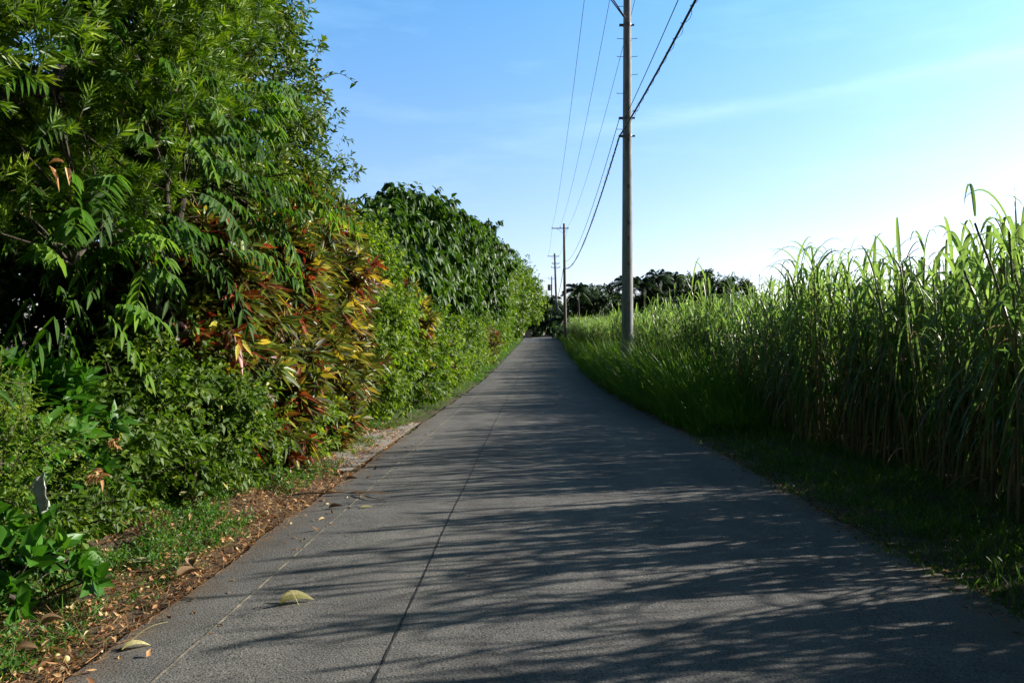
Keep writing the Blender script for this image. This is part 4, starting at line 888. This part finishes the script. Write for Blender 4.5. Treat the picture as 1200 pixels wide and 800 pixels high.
sx = new('ShaderNodeSeparateXYZ'); lk(tc.outputs['Generated'], sx.inputs[0])
gx_ = new('ShaderNodeMapRange'); gx_.inputs[1].default_value = .05; gx_.inputs[2].default_value = .25; gx_.inputs[4].default_value = .45; lk(sx.outputs[0], gx_.inputs[0])
w1 = math_('ADD', dp.outputs['Value'], math_('MULTIPLY', math_('SUBTRACT', ns.outputs['Fac'], .5), .05))
st1 = math_('POWER', 2.718, math_('MULTIPLY', math_('MULTIPLY', w1, w1), -9000))
veil = new('ShaderNodeMapRange'); veil.inputs[1].default_value = .5; veil.inputs[2].default_value = .8; veil.inputs[4].default_value = .10; lk(ns.outputs['Fac'], veil.inputs[0])
cl = math_('ADD', math_('MULTIPLY', st1, math_('MULTIPLY', math_('SUBTRACT', ns.outputs['Fac'], .3), gx_.outputs[0])), veil.outputs[0])
mx = new('ShaderNodeMixRGB'); mx.inputs[2].default_value = (8, 8, 8, 1); lk(cl, mx.inputs[0]); lk(sky.outputs[0], mx.inputs[1])
bg = new('ShaderNodeBackground'); bg.inputs[1].default_value = .067; tn = new('ShaderNodeMixRGB'); tn.blend_type = 'MULTIPLY'; tn.inputs[0].default_value = 1; 
zt_ = ramp(new, [(0, (.78, .68, .80)), (.2, (.65, .71, .87)), (.45, (.46, .80, .97))]); lk(sx.outputs[2], zt_.inputs[0]); t3 = new('ShaderNodeVectorMath'); t3.operation = 'SCALE'; t3.inputs['Scale'].default_value = 2.45; lk(zt_.outputs[0], t3.inputs[0]); lk(t3.outputs[0], tn.inputs[2]); lk(mx.outputs[0], tn.inputs[1])
ez = new('ShaderNodeMapRange'); ez.interpolation_type = 'SMOOTHSTEP'; ez.inputs[1].default_value = .4; ez.inputs[2].default_value = .8; ez.inputs[3].default_value = 1; ez.inputs[4].default_value = .2; lk(sx.outputs[2], ez.inputs[0])  # sky dimmed overhead and, by ey, behind the camera to cut fill light
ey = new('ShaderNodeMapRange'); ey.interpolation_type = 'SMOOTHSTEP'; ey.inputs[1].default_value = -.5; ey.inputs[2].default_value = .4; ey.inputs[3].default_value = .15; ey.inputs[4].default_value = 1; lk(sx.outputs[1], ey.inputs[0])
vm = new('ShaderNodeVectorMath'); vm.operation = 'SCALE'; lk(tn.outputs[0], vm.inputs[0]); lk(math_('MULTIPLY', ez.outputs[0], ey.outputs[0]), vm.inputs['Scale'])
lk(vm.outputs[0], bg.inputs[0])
ow = new('ShaderNodeOutputWorld'); lk(bg.outputs[0], ow.inputs[0])

cam = bpy.data.cameras.new('camera'); co = bpy.data.objects.new('camera', cam); COL.objects.link(co); scene.camera = co
cam.sensor_width = 36; cam.lens = F * 36 / 1200; cam.clip_start = .05; cam.clip_end = 6000
co.location = (0, 0, EYE); co.rotation_euler = (math.radians(90) + math.atan(5 / F), 0, math.atan(20 / F))
scene.view_settings.view_transform = 'Standard'; scene.view_settings.look = 'None'; scene.view_settings.exposure = 0.92; scene.view_settings.gamma = 1
cy = scene.cycles
cy.max_bounces = 6; cy.diffuse_bounces = 2; cy.glossy_bounces = 2; cy.transmission_bounces = 4; cy.transparent_max_bounces = 4
cy.use_denoising = True; cy.use_adaptive_sampling = True; cy.adaptive_threshold = .02
cy.sample_clamp_indirect = 4; cy.caustics_reflective = False; cy.caustics_refractive = False
